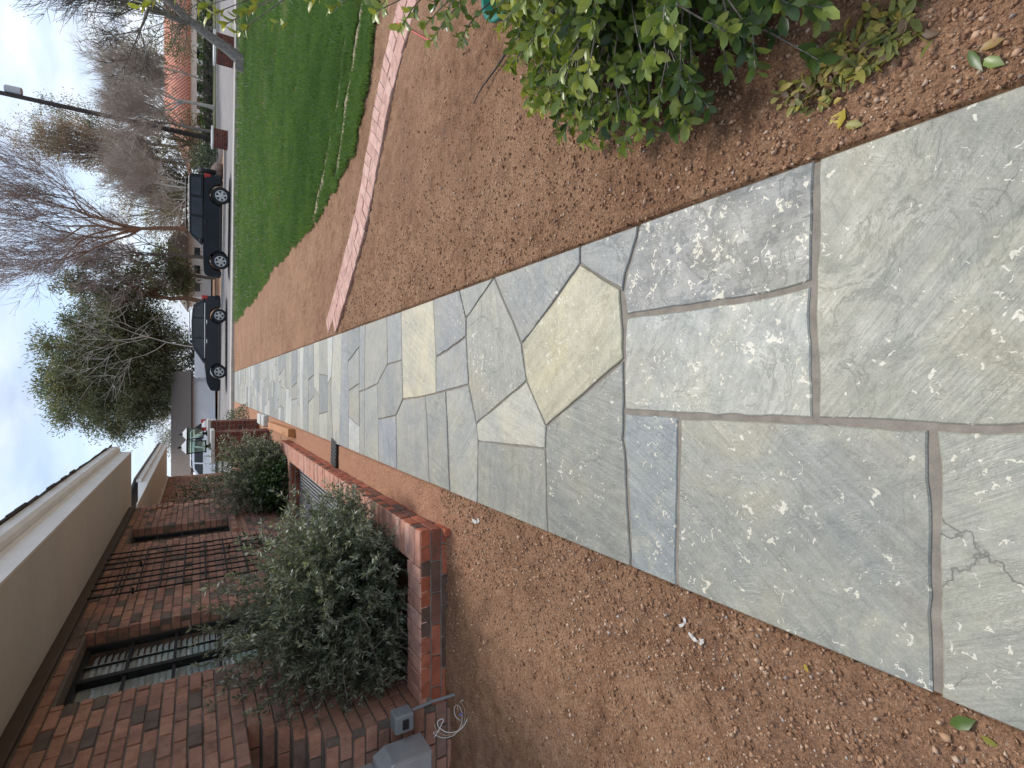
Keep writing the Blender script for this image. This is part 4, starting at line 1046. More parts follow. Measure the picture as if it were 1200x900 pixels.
g_ = np.random.default_rng(77)
lp = []
for _ in range(320):
    u_ = g_.random(); q = onz(940 + 130 * u_ + g_.normal(0, 14), 118 - 105 * u_ + g_.normal(0, 17), -.03)
    edge_ = np.interp(0, [0, 1], [0, 1])
    if q[0] > .70 + .05 * g_.random(): lp.append(q)
lp = np.array(lp); lp[:, 2] = ground_z(lp[:, 0], lp[:, 1]) + .012
an = g_.uniform(0, 6.28, len(lp))
o = leaves('leaf_litter', lp, np.stack([np.cos(an), np.sin(an), g_.uniform(-.1, .4, len(lp))], -1), g_.normal(0, .4, (len(lp), 3)) + [0, 0, 1], g_.uniform(.022, .05, len(lp)), g_.uniform(.004, .009, len(lp)), 'leaf_litter', g_.random(len(lp)), round_=True)
stuff(o); tag(o, 'yellowed fallen leaves heaped at the foot of the near bush', 'leaf litter')

# ------------------------------------------------------------------ trellis on the house wall
tr = thing('wall_trellis', 'black metal bar trellis fixed to the brick wall between the two windows', 'trellis', (WX + .06, 7.0, .4))
ty = [6.28, 6.50, 6.70, 6.88, 7.16, 7.36, 7.56, 7.78]
for y_ in ty: MB().tube([(0, y_ - 7.0,   .15), (0, y_ - 7.0, 1.84)], .0095, 6).build('upright_bar', 'black_metal', tr)
for z_ in (.42, .63, .83, 1.03, 1.23, 1.43, 1.62, 1.78): MB().tube([(.012, -.76 + random.uniform(-.03, .03), z_ - .16), (.012, .82, z_ - .16)], .009, 6).build('cross_bar', 'black_metal', tr)
for y_, z_ in ((-.6, 1.5), (.3, 1.5), (-.6, .6), (.5, .6)): MB().tube([(-.058, y_, z_), (.0, y_, z_)], .011, 6).build('standoff', 'black_metal', tr)
vine = leafy('vine', 'thin green vine tangled on the lower bars of the trellis', 'vine', (WX + .07, 7.35, .45), (.05, .45, .4), 130, .035, 'leaf_dark', 14)
# ------------------------------------------------------------------ electrical bits at the house corner
ob = thing('outlet_box', 'grey weatherproof outlet box on the brick corner with a dark slot', 'outlet', (-2.06, 3.06, .27))
MB().box((-.055, -.035, -.060), (.055, .075, .060), .010).build('body', 'grey_box', ob)
MB().box((-.030, -.042, -.022), (.030, -.0345, .018), .003).build('slot', 'plastic_black', ob)
MB().tube([(.045, .01, -.06), (.055, .01, -.2), (.07, -.02, -.38)], .009, 8).build('conduit', 'grey_box', ob)
tb_ = thing('transformer_box', 'pale grey sheet metal transformer box below the outlet', 'box', (-2.24, 2.93, .30))
MB().prism([(-.14, -.13), (.10, -.13), (.10, .10), (.06, .17), (-.14, .17)], -.09, .10).build('housing', 'galv', tb_, bevel=.006)
MB().box((-.135, -.098, -.12), (.095, -.0905, .10), .003).build('door_panel', 'galv', tb_)
MB().box((.0, .02, .172), (.02, .11, .30), .003).build('bracket', 'galv', tb_)
wl = thing('wire_bundle', 'tangled white and copper low voltage wires with blue connectors below the metal box', 'wire', (-2.05, 2.93, -.10))
rw_ = random.Random(2); wl.scale = (.72, .72, .85)
for k, (mt, r_) in enumerate([('white_plastic', .0032), ('copper_wire', .0025), ('white_plastic', .0022)]):
    pts = [(-.12 + .02 * k, .0, .26 - .02 * k)]
    for j in range(9):
        a = j * .85 + k * .9; pts.append((-.06 + .08 * math.cos(a) + .012 * j, -.03 + .04 * math.sin(a * 1.3), .20 + .07 * math.sin(a) - .022 * j))
    pts = [Vector(p) for p in pts]; sm_ = []
    for i in range(len(pts) - 1):
        p0, p1, p2, p3 = pts[max(i - 1, 0)], pts[i], pts[i + 1], pts[min(i + 2, len(pts) - 1)]
        for t_ in (0, .25, .5, .75): sm_.append(.5 * ((2 * p1) + (p2 - p0) * t_ + (2 * p0 - 5 * p1 + 4 * p2 - p3) * t_ ** 2 + (3 * p1 - p0 - 3 * p2 + p3) * t_ ** 3))
    MB().tube(sm_, r_, 6).build('wire', mt, wl, smooth=True)
for p in ((.03, -.05, .06), (.05, -.02, -.01)): MB().lathe([(.0, 0), (.008, .0), (.006, .03), (0, .03)], 8, p).build('connector', 'blue_plastic', wl)

# small stuff on the ground
wd_ = thing('timber_offcut', 'orange cedar timber offcut lying at the far end of the planter wall', 'timber', (-.80, 10.5, -.03), R(1))
MB().box((-.065, -1.4, 0), (.065, 1.4, .115), .004).build('board', 'cedar', wd_)
dr = thing('drain_strip', 'black corrugated drain piece laid across the soil from path to planter', 'drain', (-.79, 6.2, -.03), R(-8))
mbd = MB(); mbd.box((-.15, -.13, 0), (.17, .13, .032), .006)
mbd.build('channel', 'plastic_black', dr)
for k in range(7): MB().box((-.135 + k * .042, -.11, .032), (-.12 + k * .042, .11, .038)).build('slat', 'plastic_black', dr)
st_a, st_b = onz(557, 122, -.03), onz(608, 42, -.03)
sk = MB(); pts = [st_a + (st_b - st_a) * t_ + np.array([0, 0, .012 + .004 * math.sin(9 * t_)]) + np.array([.01 * math.sin(5 * t_), 0, 0]) for t_ in np.linspace(0, 1, 9)]
pts = [p - st_a for p in pts]
sko = sk.tube(pts, list(np.linspace(.003, .008, 9)), 6).build('stick', 'stick_wood', None, True, tuple(st_a)); tag(sko, 'thin dark stick lying on the bare soil behind the bush', 'stick')
ra, rb2 = onz(468, 28, .0), onz(512, 52, -.02)
ct = MB().tube([p - ra for p in (ra + [0, 0, .02], ra * .6 + rb2 * .4 + [0, 0, .015], rb2 + [0, 0, .012])], .005, 6).build('red_cord', 'red_cord', None, False, tuple(ra)); tag(ct, 'short red marking cord lying over the brick edging', 'cord')
for lab, (px, py), sz in (('torn white plastic scrap by the crumbled soil edge near the planter corner', (556, 610), .05), ('small white plastic chip on the dirt left of the path', (806, 728), .022), ('curled white paper scrap beside the small chip', (821, 746), .03)):
    p = onz(px, py, -.06); z_ = float(ground_z(p[0], p[1])); m_ = MB(); r2 = random.Random(int(px))
    n_ = 6; v = []
    for k in range(n_):
        for s in (-1, 1): v.append(((k / (n_ - 1) - .5) * sz * 2 , s * sz * .22 * (1 + .5 * math.sin(k * 2.1)) + .3 * sz * math.sin(k * .9), sz * .25 * abs(math.sin(k * 1.3 + s * .4)) + .004))
    m_.add(v, [(2 * k, 2 * k + 1, 2 * k + 3, 2 * k + 2) for k in range(n_ - 1)])
    o = m_.build('plastic_scrap', 'scrap_plastic', None, False, (p[0], p[1], z_)); o.rotation_euler = (0, 0, r2.uniform(0, 3)); sm2 = o.modifiers.new('s', 'SOLIDIFY'); sm2.thickness = .0015; tag(o, lab, 'scrap')

# ------------------------------------------------------------------ lantern pillars
pb = BrickSet(.193, .05, .088, 'pillar_brick')
def pillar(label, llabel, x, y, half, top):
    P = thing('brick_pillar', label, 'pillar', (x, y, -.05), 0, 'entry pillars')
    h_ = top + .05; MB().box((-half + .008, -half + .008, 0), (half - .008, half - .008, h_ - .07)).build('mortar_core', 'mortar', P)
    ph = .098; i = 0; z = 0.0
    while z + ph < h_ - .06:
        for (nd, ud) in (((0, -1, 0), (-1, 0, 0)), ((1, 0, 0), (0, -1, 0)), ((-1, 0, 0), (0, 1, 0))):
            q = -half + (.0 if i % 2 else -.103)
            while q < half - .02:
                a, b = max(q, -half), min(q + .206, half)
                if b - a > .06:
                    u = np.array(ud); c = u * ((a + b) / 2) + np.array(nd) * (half)
                    pb.place(P, (c[0], c[1], z + ph / 2), ud, nd, b - a - .010, random.uniform(-.002, .003))
                q += .206
        z += ph; i += 1
    MB().box((-half - .05, -half - .05, h_ - .072), (half + .05, half + .05, h_), .008).build('cap', 'stone_cap', P)
    Lt = thing('post_lantern', llabel, 'lantern', (x, y, top), R(8), 'pillar lanterns')
    MB().lathe([(0, 0), (.07, 0), (.07, .015), (.035, .03), (.03, .07), (.06, .085), (.09, .09), (0, .09)], 16).build('stem', 'black_metal', Lt)
    fr = MB(); a, b, z0, z1 = .115, .135, .09, .43
    for sx in (-1, 1):
        for sy in (-1, 1): fr.tube([(sx * a, sy * a, z0), (sx * b, sy * b, z1)], .011, 4)
    for (w_, z_) in ((a, z0), (b, z1)):
        fr.box((-w_ - .014, -w_ - .014, z_ - .012), (w_ + .014, -w_ + .014, z_ + .012)); fr.box((-w_ - .014, w_ - .014, z_ - .012), (w_ + .014, w_ + .014, z_ + .012))
        fr.box((-w_ - .014, -w_ + .0145, z_ - .0118), (-w_ + .014, w_ - .0145, z_ + .0118)); fr.box((w_ - .014, -w_ + .0145, z_ - .0118), (w_ + .014, w_ - .0145, z_ + .0118))
    fr.build('frame', 'black_metal', Lt)
    gl = MB()
    for nd in range(4):
        c_, s_ = math.cos(nd * math.pi / 2), math.sin(nd * math.pi / 2)
        pt = lambda u, w_, z_: (u * c_ - w_ * s_, u * s_ + w_ * c_, z_)
        Lp = MB().add([pt(-a, -a, z0), pt(a, -a, z0), pt(b, -b, z1), pt(-b, -b, z1), pt(-a, -a + .004, z0), pt(a, -a + .004, z0), pt(b, -b + .004, z1), pt(-b, -b + .004, z1)], [(0, 1, 2, 3), (7, 6, 5, 4), (0, 4, 5, 1), (1, 5, 6, 2), (2, 6, 7, 3), (3, 7, 4, 0)])
        Lp.build('pane', 'lantern_glass', Lt)
    MB().add([(-.15, -.15, .445), (.15, -.15, .445), (.15, .15, .445), (-.15, .15, .445), (-.05, -.05, .53), (.05, -.05, .53), (.05, .05, .53), (-.05, .05, .53)], [(0, 3, 2, 1), (4, 5, 6, 7), (0, 1, 5, 4), (1, 2, 6, 5), (2, 3, 7, 6), (3, 0, 4, 7)]).build('roof', 'galv', Lt)
    MB().lathe([(0, .53), (.018, .53), (.018, .57), (.028, .58), (.018, .60), (0, .61)], 10).build('finial', 'black_metal', Lt)
    MB().lathe([(0, .09), (.012, .09), (.012, .20), (0, .20)], 8).build('candle', 'white_plastic', Lt)
PYA = 13.0
pillar('square dark red brick pillar with pale stone cap behind the planter shrubs, the nearer of two', 'black framed lantern with clear panes on the nearer brick pillar', -1.31, PYA, .31, 1.10)
pillar('square dark red brick pillar partly hidden behind the nearer lantern pillar', 'black framed lantern on the pillar behind the nearer one', -1.22, 15.4, .31, 1.13)
sb_ = thing('stone_block', 'stacked pale grey stone blocks at the path edge beside the brick pillar', 'stone', (-.80, 13.3, -.05))
MB().box((-.13, -.45, 0), (.125, .02, .13), .02).build('block', 'stone_cap', sb_); MB().box((-.12, .04, 0), (.125, .75, .15), .02).build('block', 'stone_cap', sb_)
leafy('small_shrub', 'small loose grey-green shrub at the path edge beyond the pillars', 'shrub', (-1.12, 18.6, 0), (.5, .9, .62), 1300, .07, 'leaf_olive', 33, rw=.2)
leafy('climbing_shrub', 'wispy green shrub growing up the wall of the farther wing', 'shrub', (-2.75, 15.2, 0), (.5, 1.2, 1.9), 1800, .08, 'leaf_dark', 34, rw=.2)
def twig_shrub(name, label, base, rad, n, seed, mat='twig_brown'):
    root = thing(name, label, 'shrub', base); sg = Segs(); rr_ = random.Random(seed)
    for _ in range(n):
        a, e = rr_.uniform(0, 6.28), rr_.uniform(.3, 1.5)
        arc_stem((rr_.uniform(-.1, .1), rr_.uniform(-.1, .1), 0), (math.cos(a) * math.cos(e) * rad[0], math.sin(a) * math.cos(e) * rad[1], math.sin(e) * rad[2]), max(rad) * rr_.uniform(.6, 1), .04, 8, rr_, .006, sg, .2)
    sg.build('stems', mat, 4, root); return root
twig_shrub('bare_shrub', 'leafless twiggy shrub against the brick wall of the farther wing', (-2.85, 14.0, 0), (.5, .8, 1.6), 90, 3)

# ------------------------------------------------------------------ cars
def lerp(a, b, t_): return a + (b - a) * t_
def arch(cx, cz, r_, z0, n=9):
    a0 = math.asin(min(1, (z0 - cz) / r_)); return [(cx + r_ * math.cos(a), cz + r_ * math.sin(a)) for a in np.linspace(a0, math.pi - a0, n)]
def car(name, label, paint, loc, rz, P):
    """front towards -x"""
    root = thing(name, label, 'car', loc, rz, 'cars parked on the street')
    wr, fx, rx, gz, belt, hw = P['wr'], P['fx'], P['rx'], P['gz'], P['belt'], P['hw']
    low = [(P['nose'] + .06, gz)] + [(P['nose'], gz + .12)] + P['front'] + P['beltline'] + P['rear'] + [(P['tail'] - .05, gz)]
    bot = arch(rx, wr, wr * 1.22, gz)[0:] + arch(fx, wr, wr * 1.22, gz)
    prof = low + bot
    def hwf(s):
        def fn(x, z):
            k = 1 - .10 * max(0, (z - (gz + .35)) / (belt - gz)) ** 2 - .05 * max(0, (gz + .25 - z) / .25)
            e = min(abs(x - P['nose']), abs(x - P['tail'])); k *= 1 - .16 * max(0, 1 - e / .45) ** 2
            return s * hw * k
        return fn
    MB().prism(prof, hwf(-1), hwf(1)).build('body', paint, root, bevel=.045, seg=3)
    gtop = P['roofz']
    def gw(s, off=0):
        return lambda x, z: s * (lerp(hw * .935, hw * P['tumble'], (z - belt) / (gtop - belt)) + off)
    MB().prism(P['green'], gw(-1), gw(1)).build('cabin', paint, root, bevel=.05, seg=3)
    for k, wpoly in enumerate(P['side']):
        for s in (-1, 1): MB().prism(wpoly, gw(s, .004 if s > 0 else .004), gw(s, -.02)).build('side_window', 'tinted_glass', root)
    # windscreen and rear glass as slabs on the sloped cabin ends
    for nm, (pa, pb_) in (('windscreen', P['screen']), ('rear_window', P['backlight'])):
        m_ = MB(); v = []
        sgn = -1 if nm == 'windscreen' else 1
        nx_, nz_ = (pb_[1] - pa[1]), -(pb_[0] - pa[0]); l = math.hypot(nx_, nz_); nx_, nz_ = nx_ / l, nz_ / l
        if nx_ * sgn < 0: nx_, nz_ = -nx_, -nz_
        for o_ in (.006, -.02):
            for (px, pz) in (pa, pb_):
                h_ = gw(1)(px, pz) - .09
                v += [(px + nx_ * o_, -h_, pz + nz_ * o_), (px + nx_ * o_, h_, pz + nz_ * o_)]
        m_.add(v, [(0, 1, 3, 2), (4, 6, 7, 5), (0, 4, 5, 1), (2, 3, 7, 6), (0, 2, 6, 4), (1, 5, 7, 3)]); m_.build(nm, 'tinted_glass', root)
    for s in (-1, 1):
        MB().box((P['nose'] + .02, s * hw * .62 - .17, P['lampz'] - .08), (P['nose'] + .22, s * hw * .62 + .19 * 1, P['lampz'] + .07), .03).build('headlight', 'lamp_lens', root)
        MB().box((P['tail'] - .16, s * hw * .80 - .07, P['tailz'] - .12), (P['tail'] + .012, s * hw * .80 + .10, P['tailz'] + .12), .02).build('tail_light', 'red_lens', root)
        MB().box((P['mir'][0] - .07, s * (hw + .02) - .09, P['mir'][1] - .06), (P['mir'][0] + .05, s * (hw + .02) + .09, P['mir'][1] + .07), .03).build('mirror', paint if P.get('mp') else 'car_trim', root)
        for hx in P['handles']: MB().box((hx - .09, s * hw * .985 - .02, P['hz'] - .015), (hx + .09, s * hw * .985 + .022, P['hz'] + .02), .008).build('door_handle', 'chrome' if P.get('chrome') else 'car_trim', root)
        MB().box((fx + wr * 1.25, s * hw - .03, gz - .01), (rx - wr * 1.25, s * hw + .018, gz + .10), .02).build('sill', 'car_trim', root)
        for sx in P['seams']: MB().box((sx - .004, s * hw * .978 - .01, gz + .16), (sx + .004, s * hw * 1.0 + .002, belt - .06)).build('door_seam', 'car_trim', root)
        if P.get('chrome'): MB().box((P['side'][0][0][0], s * hw * .95 - .004, belt - .012), (P['side'][-1][1][0], s * hw * .95 + .012, belt + .02), .004).build('belt_trim', 'chrome', root)
        if P.get('rack'):
            MB().tube([(P['rack'][0], s * hw * .66, gtop + .0), (P['rack'][0] + .08, s * hw * .66, gtop + .10), (P['rack'][1] - .08, s * hw * .66, gtop + .10), (P['rack'][1], s * hw * .66, gtop + .0)], .022, 6).build('roof_rail', P.get('railmat', 'car_trim'), root)
    if P.get('bars'):
        for bx in np.linspace(P['rack'][0] + .15, P['rack'][1] - .15, 5): MB().box((bx - .03, -hw * .66, gtop + .085), (bx + .03, hw * .66, gtop + .11), .006).build('roof_bar', 'car_trim', root)
    MB().box((P['nose'] - .03, -hw * .86, gz + .02), (P['nose'] + .16, hw * .86, gz + .26), .04).build('front_bumper', P.get('bump', 'car_trim'), root)
    MB().box((P['tail'] - .16, -hw * .88, gz + .02), (P['tail'] + .05, hw * .88, gz + .26), .04).build('rear_bumper', P.get('bump', 'car_trim'), root)
    MB().box((P['nose'] - .008, -hw * .42, P['lampz'] - .10), (P['nose'] + .05, hw * .42, P['lampz'] + .06), .012).build('grille', 'car_trim', root)
    def wheel(parent, c, side, nsp):
        o = MB().lathe([(wr * .60, -.10), (wr * .93, -.115), (wr, -.085), (wr, .085), (wr * .93, .115), (wr * .60, .10), (wr * .60, -.10)], 30, axis='Y').build('wheel', 'rubber', parent, smooth=True, loc=c)
        rm = MB().lathe([(wr * .645, .104), (wr * .60, .112), (wr * .56, .10), (wr * .55, .02), (wr * .645, .02), (wr * .645, .104)], 28, axis='Y')
        for k in range(nsp):
            a = 2 * math.pi * k / nsp + .3
            for da in ((-.10, .10) if nsp == 5 else (0,)):
                ca, sa = math.cos(a), math.sin(a); w_ = wr * (.13 if nsp == 6 else .085)
                q = [(wr * .08, -w_), (wr * .59, -w_ * .75), (wr * .59, w_ * .75), (wr * .08, w_)]
                ca, sa = math.cos(a + da), math.sin(a + da)
                pts = [(x * ca - y * sa, .096, x * sa + y * ca) for x, y in q] + [(x * ca - y * sa, .070, x * sa + y * ca) for x, y in q]
                rm.add(pts, [(0, 1, 2, 3), (4, 7, 6, 5), (0, 4, 5, 1), (1, 5, 6, 2), (2, 6, 7, 3), (3, 7, 4, 0)])
        rm.lathe([(0, .102), (wr * .13, .098), (wr * .15, .06)], 14, axis='Y')
        r_ = rm.build('rim', 'alloy', o)
        MB().lathe([(0, .0), (wr * .56, .0), (wr * .56, .01), (0, .01)], 20, axis='Y').build('brake_disc', 'car_trim', o)
        if side < 0: o.rotation_euler = (0, 0, math.pi)
        return o
    for x_ in (fx, rx):
        for s in (-1, 1): wheel(root, (x_, s * (hw - .125), wr), s, P['spokes'])
    MB().box((fx - .1, -hw * .8, gz - .02), (rx + .1, hw * .8, gz + .3)).build('underbody', 'car_trim', root)
    if P.get('spare'):
        o = MB().lathe([(0, .0), (P['wr'] * .9, .0), (P['wr'] * 1.0, .03), (P['wr'] * 1.0, .17), (P['wr'] * .9, .20), (P['wr'] * .55, .205), (0, .20)], 28, (P['tail'] + .03, -.10, .84), 'X').build('spare_wheel', 'rubber', root, smooth=True)
        rmo = MB().lathe([(0, .22), (.12, .22), (.16, .205)], 16, (P['tail'] + .03, -.10, .84), 'X').build('rim', 'alloy', o)
    return root
suv1 = dict(wr=.40, fx=-1.345, rx=1.345, gz=.36, belt=1.14, hw=.93, roofz=1.74, tumble=.80, nose=-2.05, tail=2.12,
    front=[(-2.05, .92), (-1.98, 1.06), (-1.85, 1.12)], beltline=[(-.75, 1.17), (-.70, 1.16), (2.06, 1.16)], rear=[(2.12, 1.05), (2.13, .60)],
    green=[(-.82, 1.12), (-.36, 1.70), (-.22, 1.745), (1.9, 1.745), (2.03, 1.70), (2.09, 1.12)],
    side=[[(-.62, 1.19), (.36, 1.19), (.36, 1.63), (-.28, 1.63)], [(.46, 1.19), (1.12, 1.19), (1.12, 1.63), (.46, 1.63)], [(1.24, 1.24), (1.94, 1.24), (1.90, 1.63), (1.24, 1.63)]],
    screen=((-.765, 1.20), (-.405, 1.655)), backlight=((2.068, 1.24), (2.035, 1.63)), lampz=.92, tailz=.98, mir=(-.55, 1.25), handles=[.20], hz=1.04, seams=[-.62, .42, 1.16],
    rack=(-.2, 1.95), bars=True, spokes=6, spare=True)
suv2 = dict(wr=.355, fx=-1.31, rx=1.31, gz=.30, belt=1.02, hw=.91, roofz=1.60, tumble=.76, nose=-2.2, tail=2.2,
    front=[(-2.23, .66), (-2.16, .80), (-1.85, .93), (-1.1, 1.02)], beltline=[(-.9, 1.035), (2.0, 1.07)], rear=[(2.17, 1.02), (2.22, .66)],
    green=[(-1.02, 1.00), (-.22, 1.54), (.1, 1.605), (1.0, 1.625), (1.72, 1.56), (2.08, 1.03)],
    side=[[(-.72, 1.06), (.20, 1.06), (.20, 1.50), (-.08, 1.49)], [(.28, 1.06), (1.10, 1.06), (1.12, 1.51), (.28, 1.51)], [(1.20, 1.08), (1.86, 1.10), (1.62, 1.46), (1.22, 1.50)]],
    screen=((-.93, 1.075), (-.27, 1.52)), backlight=((2.02, 1.13), (1.775, 1.49)), lampz=.76, tailz=1.02, mir=(-.72, 1.10), mp=True, handles=[.10, 1.0], hz=.93, seams=[-.62, .24, 1.14],
    rack=(-.05, 1.65), railmat='chrome', chrome=True, spokes=5, bump='car_charcoal')
def zscale(P, k):
    P = dict(P); pz = lambda L: [(x, z * k) for x, z in L]
    for q in ('gz', 'belt', 'roofz', 'lampz', 'tailz', 'hz'): P[q] *= k
    for q in ('front', 'beltline', 'rear', 'green'): P[q] = pz(P[q])
    P['side'] = [pz(q) for q in P['side']]; P['screen'] = tuple(pz(P['screen'])); P['backlight'] = tuple(pz(P['backlight'])); P['mir'] = (P['mir'][0], P['mir'][1] * k)
    P['wr'] *= k
    return P
suv1 = zscale(suv1, .86); suv2 = zscale(suv2, .88)
ZRD = .148
car('parked_suv', 'boxy black off-road vehicle with roof rack and spare wheel on its tail', 'car_black', (6.88, 25.95, ZRD), math.atan2(-.70, 2.37), suv1)
car('parked_suv', 'rounded charcoal crossover with chrome window trim parked ahead of the boxy vehicle', 'car_charcoal', (2.02, 28.65, ZRD), R(-4), suv2)
suv3 = dict(suv2); suv3['bump'] = 'car_white'
car('parked_suv', 'white car seen only between the lanterns and the shrubs', 'car_white', (-4.2, 33.2, ZRD), R(-14), suv3)

# ------------------------------------------------------------------ trees
def bare_tree(name, label, base, height, r0, seed, mat='bark_grey', twig='twig_brown', lean=(0, 0), levels=5, spread=.75, trunk_frac=.30, group='trees along the street', fine=1.0, minr=.006, buds=None, up=.10, first=None):
    rr_ = random.Random(seed); root = thing(name, label, 'tree', base, 0, group); tk, tw = Segs(), Segs(); ends = []
    def grow(p, d, L, r, lev):
        n = 4 if lev < 2 else 3
        pts = [p]
        for i in range(n):
            w_ = .16 if lev else .06
            d = d + np.array([rr_.gauss(0, w_), rr_.gauss(0, w_), rr_.gauss(0, w_) + (up if lev else 0)]); d = d / np.linalg.norm(d)
            q = p + d * L / n; ra, rb_ = r * (1 - .55 * i / n), r * (1 - .55 * (i + 1) / n)
            (tk if lev <= 2 else tw).add(p, q, ra, rb_); p = q; pts.append(q)
        if lev >= levels: ends.append((p, d)); return
        nb = rr_.randint(3, 4) if lev else rr_.randint(3, 4)
        nb = int(nb + (1 if lev >= 2 else 0))
        for k in range(nb):
            t_ = rr_.uniform(.45, 1) if lev else rr_.uniform(.75, 1)
            q = pts[min(n, max(1, int(round(t_ * n))))]
            a = rr_.uniform(0, 6.283) ; side = np.cross(d, np.array([math.cos(a), math.sin(a), .3])); side /= np.linalg.norm(side) + 1e-9
            sp = spread * rr_.uniform(.6, 1.25)
            dd = d * math.cos(sp) + side * math.sin(sp); dd /= np.linalg.norm(dd)
            grow(q, dd, L * rr_.uniform(.58, .82), max(minr, r * .45 * rr_.uniform(.8, 1.15)), lev + 1)
        grow(p, d, L * rr_.uniform(.65, .85), max(minr, r * .42), lev + 1)
    d0 = np.array([lean[0], lean[1], 1.]); d0 /= np.linalg.norm(d0)
    grow(np.array([0, 0, -.1]), d0, height * trunk_frac, r0, 0)
    # root flare
    tk.add(np.array([0, 0, -.2]), np.array([0, 0, .25]), r0 * 1.5, r0 * 1.02)
    tk.build('trunk', mat, 7, root); tw.build('crown', twig, 3, root)
    if buds:
        E = np.array([e[0] for e in ends]); g_ = np.random.default_rng(seed)
        k = g_.choice(len(E), min(len(E), buds[1]), replace=False); n = len(k)
        leaves('seed_pods', E[k], g_.normal(size=(n, 3)), g_.normal(size=(n, 3)), buds[2] * g_.uniform(.7, 1.3, n), buds[2] * .4, buds[0], g_.random(n), root, simple_=True)
    return root
tbp = onz(285, 76, .02)
bare_tree('street_tree', 'bare grey leaning tree with seed pods at the lawn edge near the kerb', (tbp[0], tbp[1], .0), 9.5, .21, 14, 'bark_grey', 'bark_dark', lean=(.55, .0), levels=5, trunk_frac=.26, spread=.72, buds=('leaf_rust', 1500, .045), minr=.007, up=.09)
def at(px, py, Y, z=.25): p = ony(px, py, Y); return (p[0], p[1], z)
bare_tree('street_tree', 'tall bare reddish tree rising behind the boxy black vehicle', at(222, 264, 37), 13.5, .20, 5, 'bark_red', 'twig_red', levels=5, trunk_frac=.30, spread=.55, minr=.010, up=.14, buds=('leaf_rust', 1500, .06))
bare_tree('street_tree', 'bare spreading tree between the two parked dark vehicles', at(222, 300, 46), 12.5, .17, 15, 'bark_dark', 'twig_red', levels=5, trunk_frac=.26, spread=.68, minr=.012, up=.08)
bare_tree('street_tree', 'pale barked bare tree in front of the utility pole', at(225, 205, 36), 8.5, .13, 25, 'bark_pale', 'twig_brown', lean=(-.35, 0), levels=5, trunk_frac=.24, spread=.7, minr=.009)
bare_tree('street_tree', 'pale barked bare tree behind the seed-pod tree', at(225, 120, 42), 10.5, .15, 28, 'bark_pale', 'twig_brown', levels=5, trunk_frac=.24, spread=.7, minr=.011)
bare_tree('street_tree', 'slim bare tree against the terracotta roofed house', at(228, 150, 40), 9.5, .12, 38, 'bark_grey', 'twig_brown', levels=5, trunk_frac=.24, spread=.65, minr=.010)
bare_tree('street_tree', 'white barked bare tree standing in front of the big evergreen', at(222, 408, 42), 9.5, .055, 49, 'bark_pale', 'bark_pale', levels=3, trunk_frac=.42, spread=1.0, minr=.011, up=.0)
def crown_tree(name, label, base, trunk_h, crown_c, crown_r, nclump, nleaf, L, mat, seed, tmat='bark_red', tr_=.3, cl=.9, rw=.28, group='trees along the street', hang=0.):
    g_ = np.random.default_rng(seed); rr_ = random.Random(seed); root = thing(name, label, 'tree', base, 0, group); sg = Segs(); base = np.array(base, float)
    c = np.array(crown_c, float); P, D, Nn, Rv = [], [], [], []
    top = np.array([c[0] * .5, c[1] * .5, trunk_h]); pts = [np.array([0, 0, -.3])]
    for i in range(1, 7): pts.append(top * i / 6 + g_.normal(0, .08, 3) * (i < 6))
    for i in range(6): sg.add(pts[i], pts[i + 1], tr_ * (1 - i * .1), tr_ * (1 - (i + 1) * .1))
    for _ in range(nclump):
        d = unit(g_.normal(size=3)); rad = g_.uniform(.30, 1.0) ** .6 * (1 + .30 * float(vnoise(d[0] * 3 + 7, d[1] * 3 + d[2] * 4 + 3, .7, seed)))
        cc_ = c + d * np.array(crown_r) * rad
        sg.add(top * rr_.uniform(.55, 1), cc_, tr_ * .22, .02)
        k = int(nleaf * g_.uniform(.5, 1.4)); s = cl * g_.uniform(.6, 1.35)
        off = g_.normal(0, .42, (k, 3)) * s * np.array([1, 1, .62])
        P.append(cc_ + off); D.append(g_.normal(0, .8, (k, 3)) + unit(off) * .8 + np.array([0, 0, .25 - hang])); Nn.append(g_.normal(0, .7, (k, 3)) + np.array([0, 0, 1.]))
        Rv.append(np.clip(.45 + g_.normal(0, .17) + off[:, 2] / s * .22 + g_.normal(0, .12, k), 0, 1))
    P, D, Nn, Rv = map(np.concatenate, (P, D, Nn, Rv))
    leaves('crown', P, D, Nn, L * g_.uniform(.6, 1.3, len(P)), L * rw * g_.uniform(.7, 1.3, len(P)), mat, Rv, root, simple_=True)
    sg.build('trunk', tmat, 7, root); return root
b = at(212, 398, 50)
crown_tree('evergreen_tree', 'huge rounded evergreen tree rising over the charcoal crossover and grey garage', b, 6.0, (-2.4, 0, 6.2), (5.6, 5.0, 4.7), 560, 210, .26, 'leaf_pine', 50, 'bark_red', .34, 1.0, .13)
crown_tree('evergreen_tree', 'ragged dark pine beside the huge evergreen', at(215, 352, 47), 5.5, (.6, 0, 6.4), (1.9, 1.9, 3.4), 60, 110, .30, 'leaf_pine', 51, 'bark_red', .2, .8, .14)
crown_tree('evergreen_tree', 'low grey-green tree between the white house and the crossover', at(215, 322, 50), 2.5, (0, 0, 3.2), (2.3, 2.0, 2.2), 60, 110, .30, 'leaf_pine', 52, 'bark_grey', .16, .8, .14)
crown_tree('rusty_tree', 'tall thin tree with drab russet foliage beside the utility pole', at(215, 192, 62), 9.5, (-.3, 0, 9.8), (2.4, 2.2, 6.0), 170, 120, .20, 'leaf_rust', 53, 'bark_grey', .2, 1.0, .16)
